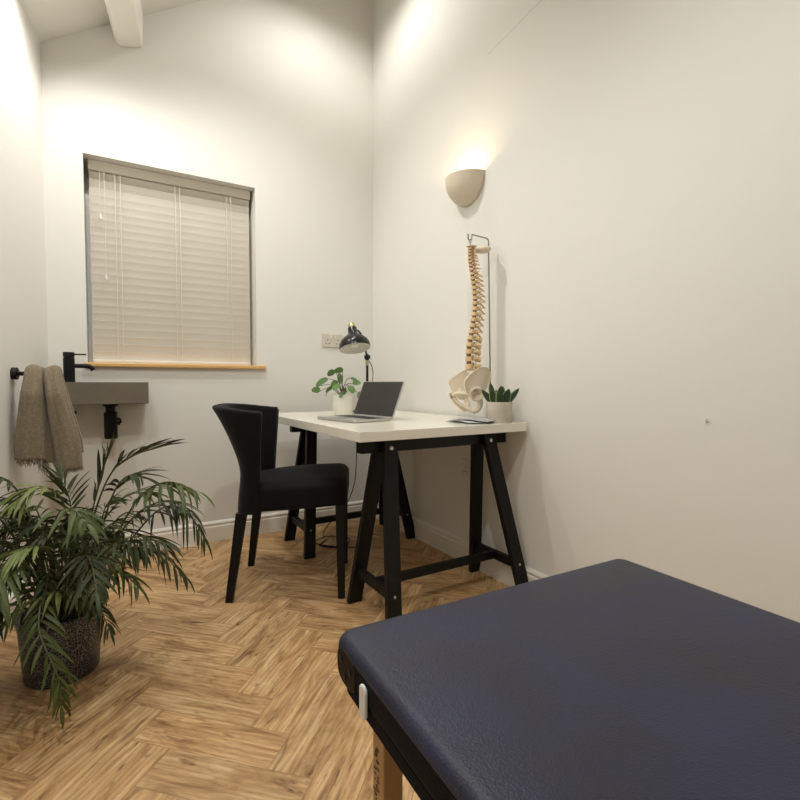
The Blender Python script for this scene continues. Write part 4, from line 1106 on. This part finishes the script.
# hip bones: iliac wing (curved plate), acetabulum, pubis, ischium ring
PS = 1.10
def hip(sg):
    bm = bmesh.new()
    # outline of the wing in (front, z) seen from the side, from the SI joint round the crest to the front spine and down to the socket
    crest = [(-0.044, -.090), (-0.056, -.068), (-0.066, -.040), (-0.064, -.012), (-0.050, .006), (-0.028, .010), (-0.002, .002), (0.024, -.014), (0.046, -.032), (0.058, -.048), (0.054, -.066), (0.046, -.090)]
    cen = (-0.002, -.104); NR = 8; rows = []
    cr_ = curve3([(a, 0, b) for a, b in crest], 4)
    for r in range(NR + 1):
        f = r / NR; row = []
        for q in cr_:
            x = cen[0] + (q.x - cen[0]) * (0.30 + 0.70 * f); z = cen[1] + (q.z - cen[1]) * (0.16 + 0.84 * f)
            fx = (x + 0.055) / 0.12
            y = 0.050 + 0.055 * max(0, min(1, fx)) ** 0.8 + 0.022 * max(0, (z + .088) / .106) ** 1.6 - 0.018 * math.sin(math.pi * min(1, max(0, fx))) * f
            row.append((x, y, z))
        rows.append(row)
    th = lambda f: 0.0038 + 0.0035 * (f > 0.93) + 0.007 * max(0, 1 - f * 2.2)
    fo = [[bm.verts.new(LM @ Vector((x * PS, sg * (y * 1.05 + th(r / NR)), z * PS + zs))) for x, y, z in row] for r, row in enumerate(rows)]
    fi = [[bm.verts.new(LM @ Vector((x * PS, sg * (y * 1.05 - th(r / NR)), z * PS + zs))) for x, y, z in row] for r, row in enumerate(rows)]
    n = len(rows[0])
    for G in (fo, fi):
        for a, b in zip(G, G[1:]):
            for k in range(n - 1): bm.faces.new([a[k], a[k + 1], b[k + 1], b[k]])
    for G0, G1 in ((fo[0], fi[0]), (fo[-1], fi[-1])):
        for k in range(n - 1): bm.faces.new([G0[k], G0[k + 1], G1[k + 1], G1[k]])
    for k in (0, n - 1):
        for r in range(NR): bm.faces.new([fo[r][k], fo[r + 1][k], fi[r + 1][k], fi[r][k]])
    # acetabulum: raised ring with a hollow
    q = Vector((0.10, sg, -0.15)).normalized()
    T = LM @ Matrix.Translation((0.004, sg * 0.098, zs - .106)) @ Matrix.Scale(1.1, 4) @ q.to_track_quat('Z', 'Y').to_matrix().to_4x4()
    lathe(bm, [(0, -0.010), (0.014, -0.008), (0.0215, 0.002), (0.0245, 0.009), (0.0285, 0.007), (0.030, -0.004), (0.024, -0.018), (0, -0.024)], 24, M4=T)
    P = lambda x, y, z: LM @ Vector((x * PS, sg * y * 1.05, zs + z * PS))
    tube(bm, curve3([P(0.022, .082, -.098), P(0.044, .060, -.094), P(0.064, .036, -.094), P(0.074, .014, -.102)], 5), [.011] * 3 + [.009] * 3 + [.0075] * 3 + [.0075] * 3 + [.009] * 3 + [.0115], 10)   # superior pubic ramus
    tube(bm, curve3([P(-0.008, .088, -.115), P(-0.018, .078, -.135), P(-0.012, .066, -.158), P(0.006, .054, -.166)], 5), [.013] * 5 + [.012] * 5 + [.0125] * 5 + [.011], 10)             # ischium
    tube(bm, curve3([P(0.006, .054, -.166), P(0.030, .038, -.150), P(0.056, .022, -.132), P(0.072, .013, -.112)], 5), [.0095] * 5 + [.007] * 5 + [.007] * 5 + [.009], 10)                 # lower ramus
    tube(bm, [P(-0.050, .050, -.055), P(-0.046, .052, -.075), P(-0.028, .064, -.098), P(-0.010, .080, -.108)], [.008, .009, .010, .012], 10)
    link('hip_bone', bm, M['pelvis'], sm, angle=60)
hip(-1); hip(1)
bm = bmesh.new(); ellipsoid(bm, (0, 0, 0), (.010, .011, .015), 14, 10, M4=LM @ Matrix.Translation((0.081, 0, zs - .116))); link('pubic_disc', bm, M['disc'], sm)

# ------------------------------------------------------------------ cables
def cable(name, pts, r, m, label, cat='cable'):
    bm = bmesh.new(); tube(bm, curve3(pts, 10), r, 8); o = link(name, bm, M[m]); tag(o, label, cat); return o
cable('power_cable', [(1.30, 2.655, .70), (1.302, 2.70, .62), (1.31, 2.72, .45), (1.30, 2.73, .28), (1.26, 2.76, .15), (1.18, 2.78, .06), (1.10, 2.74, .006), (1.05, 2.62, .004)], .003, 'cable', 'thin black cable hanging down behind the far end of the desk')
cable('extension_lead', [(1.05, 2.58, .005), (0.98, 2.50, .005), (1.08, 2.42, .005), (1.16, 2.52, .012), (1.06, 2.60, .016), (0.97, 2.55, .010), (1.02, 2.44, .012), (1.14, 2.38, .005), (1.22, 2.44, .005)], .0035, 'cable', 'tangle of black lead lying on the floor under the desk')
cable('flex_cable', [(0.300, 2.875, .004), (0.345, 2.865, .004), (0.385, 2.845, .004), (0.418, 2.80, .004), (0.43, 2.76, .004)], .0032, 'wcable', 'short white cable on the floor at the back skirting board')
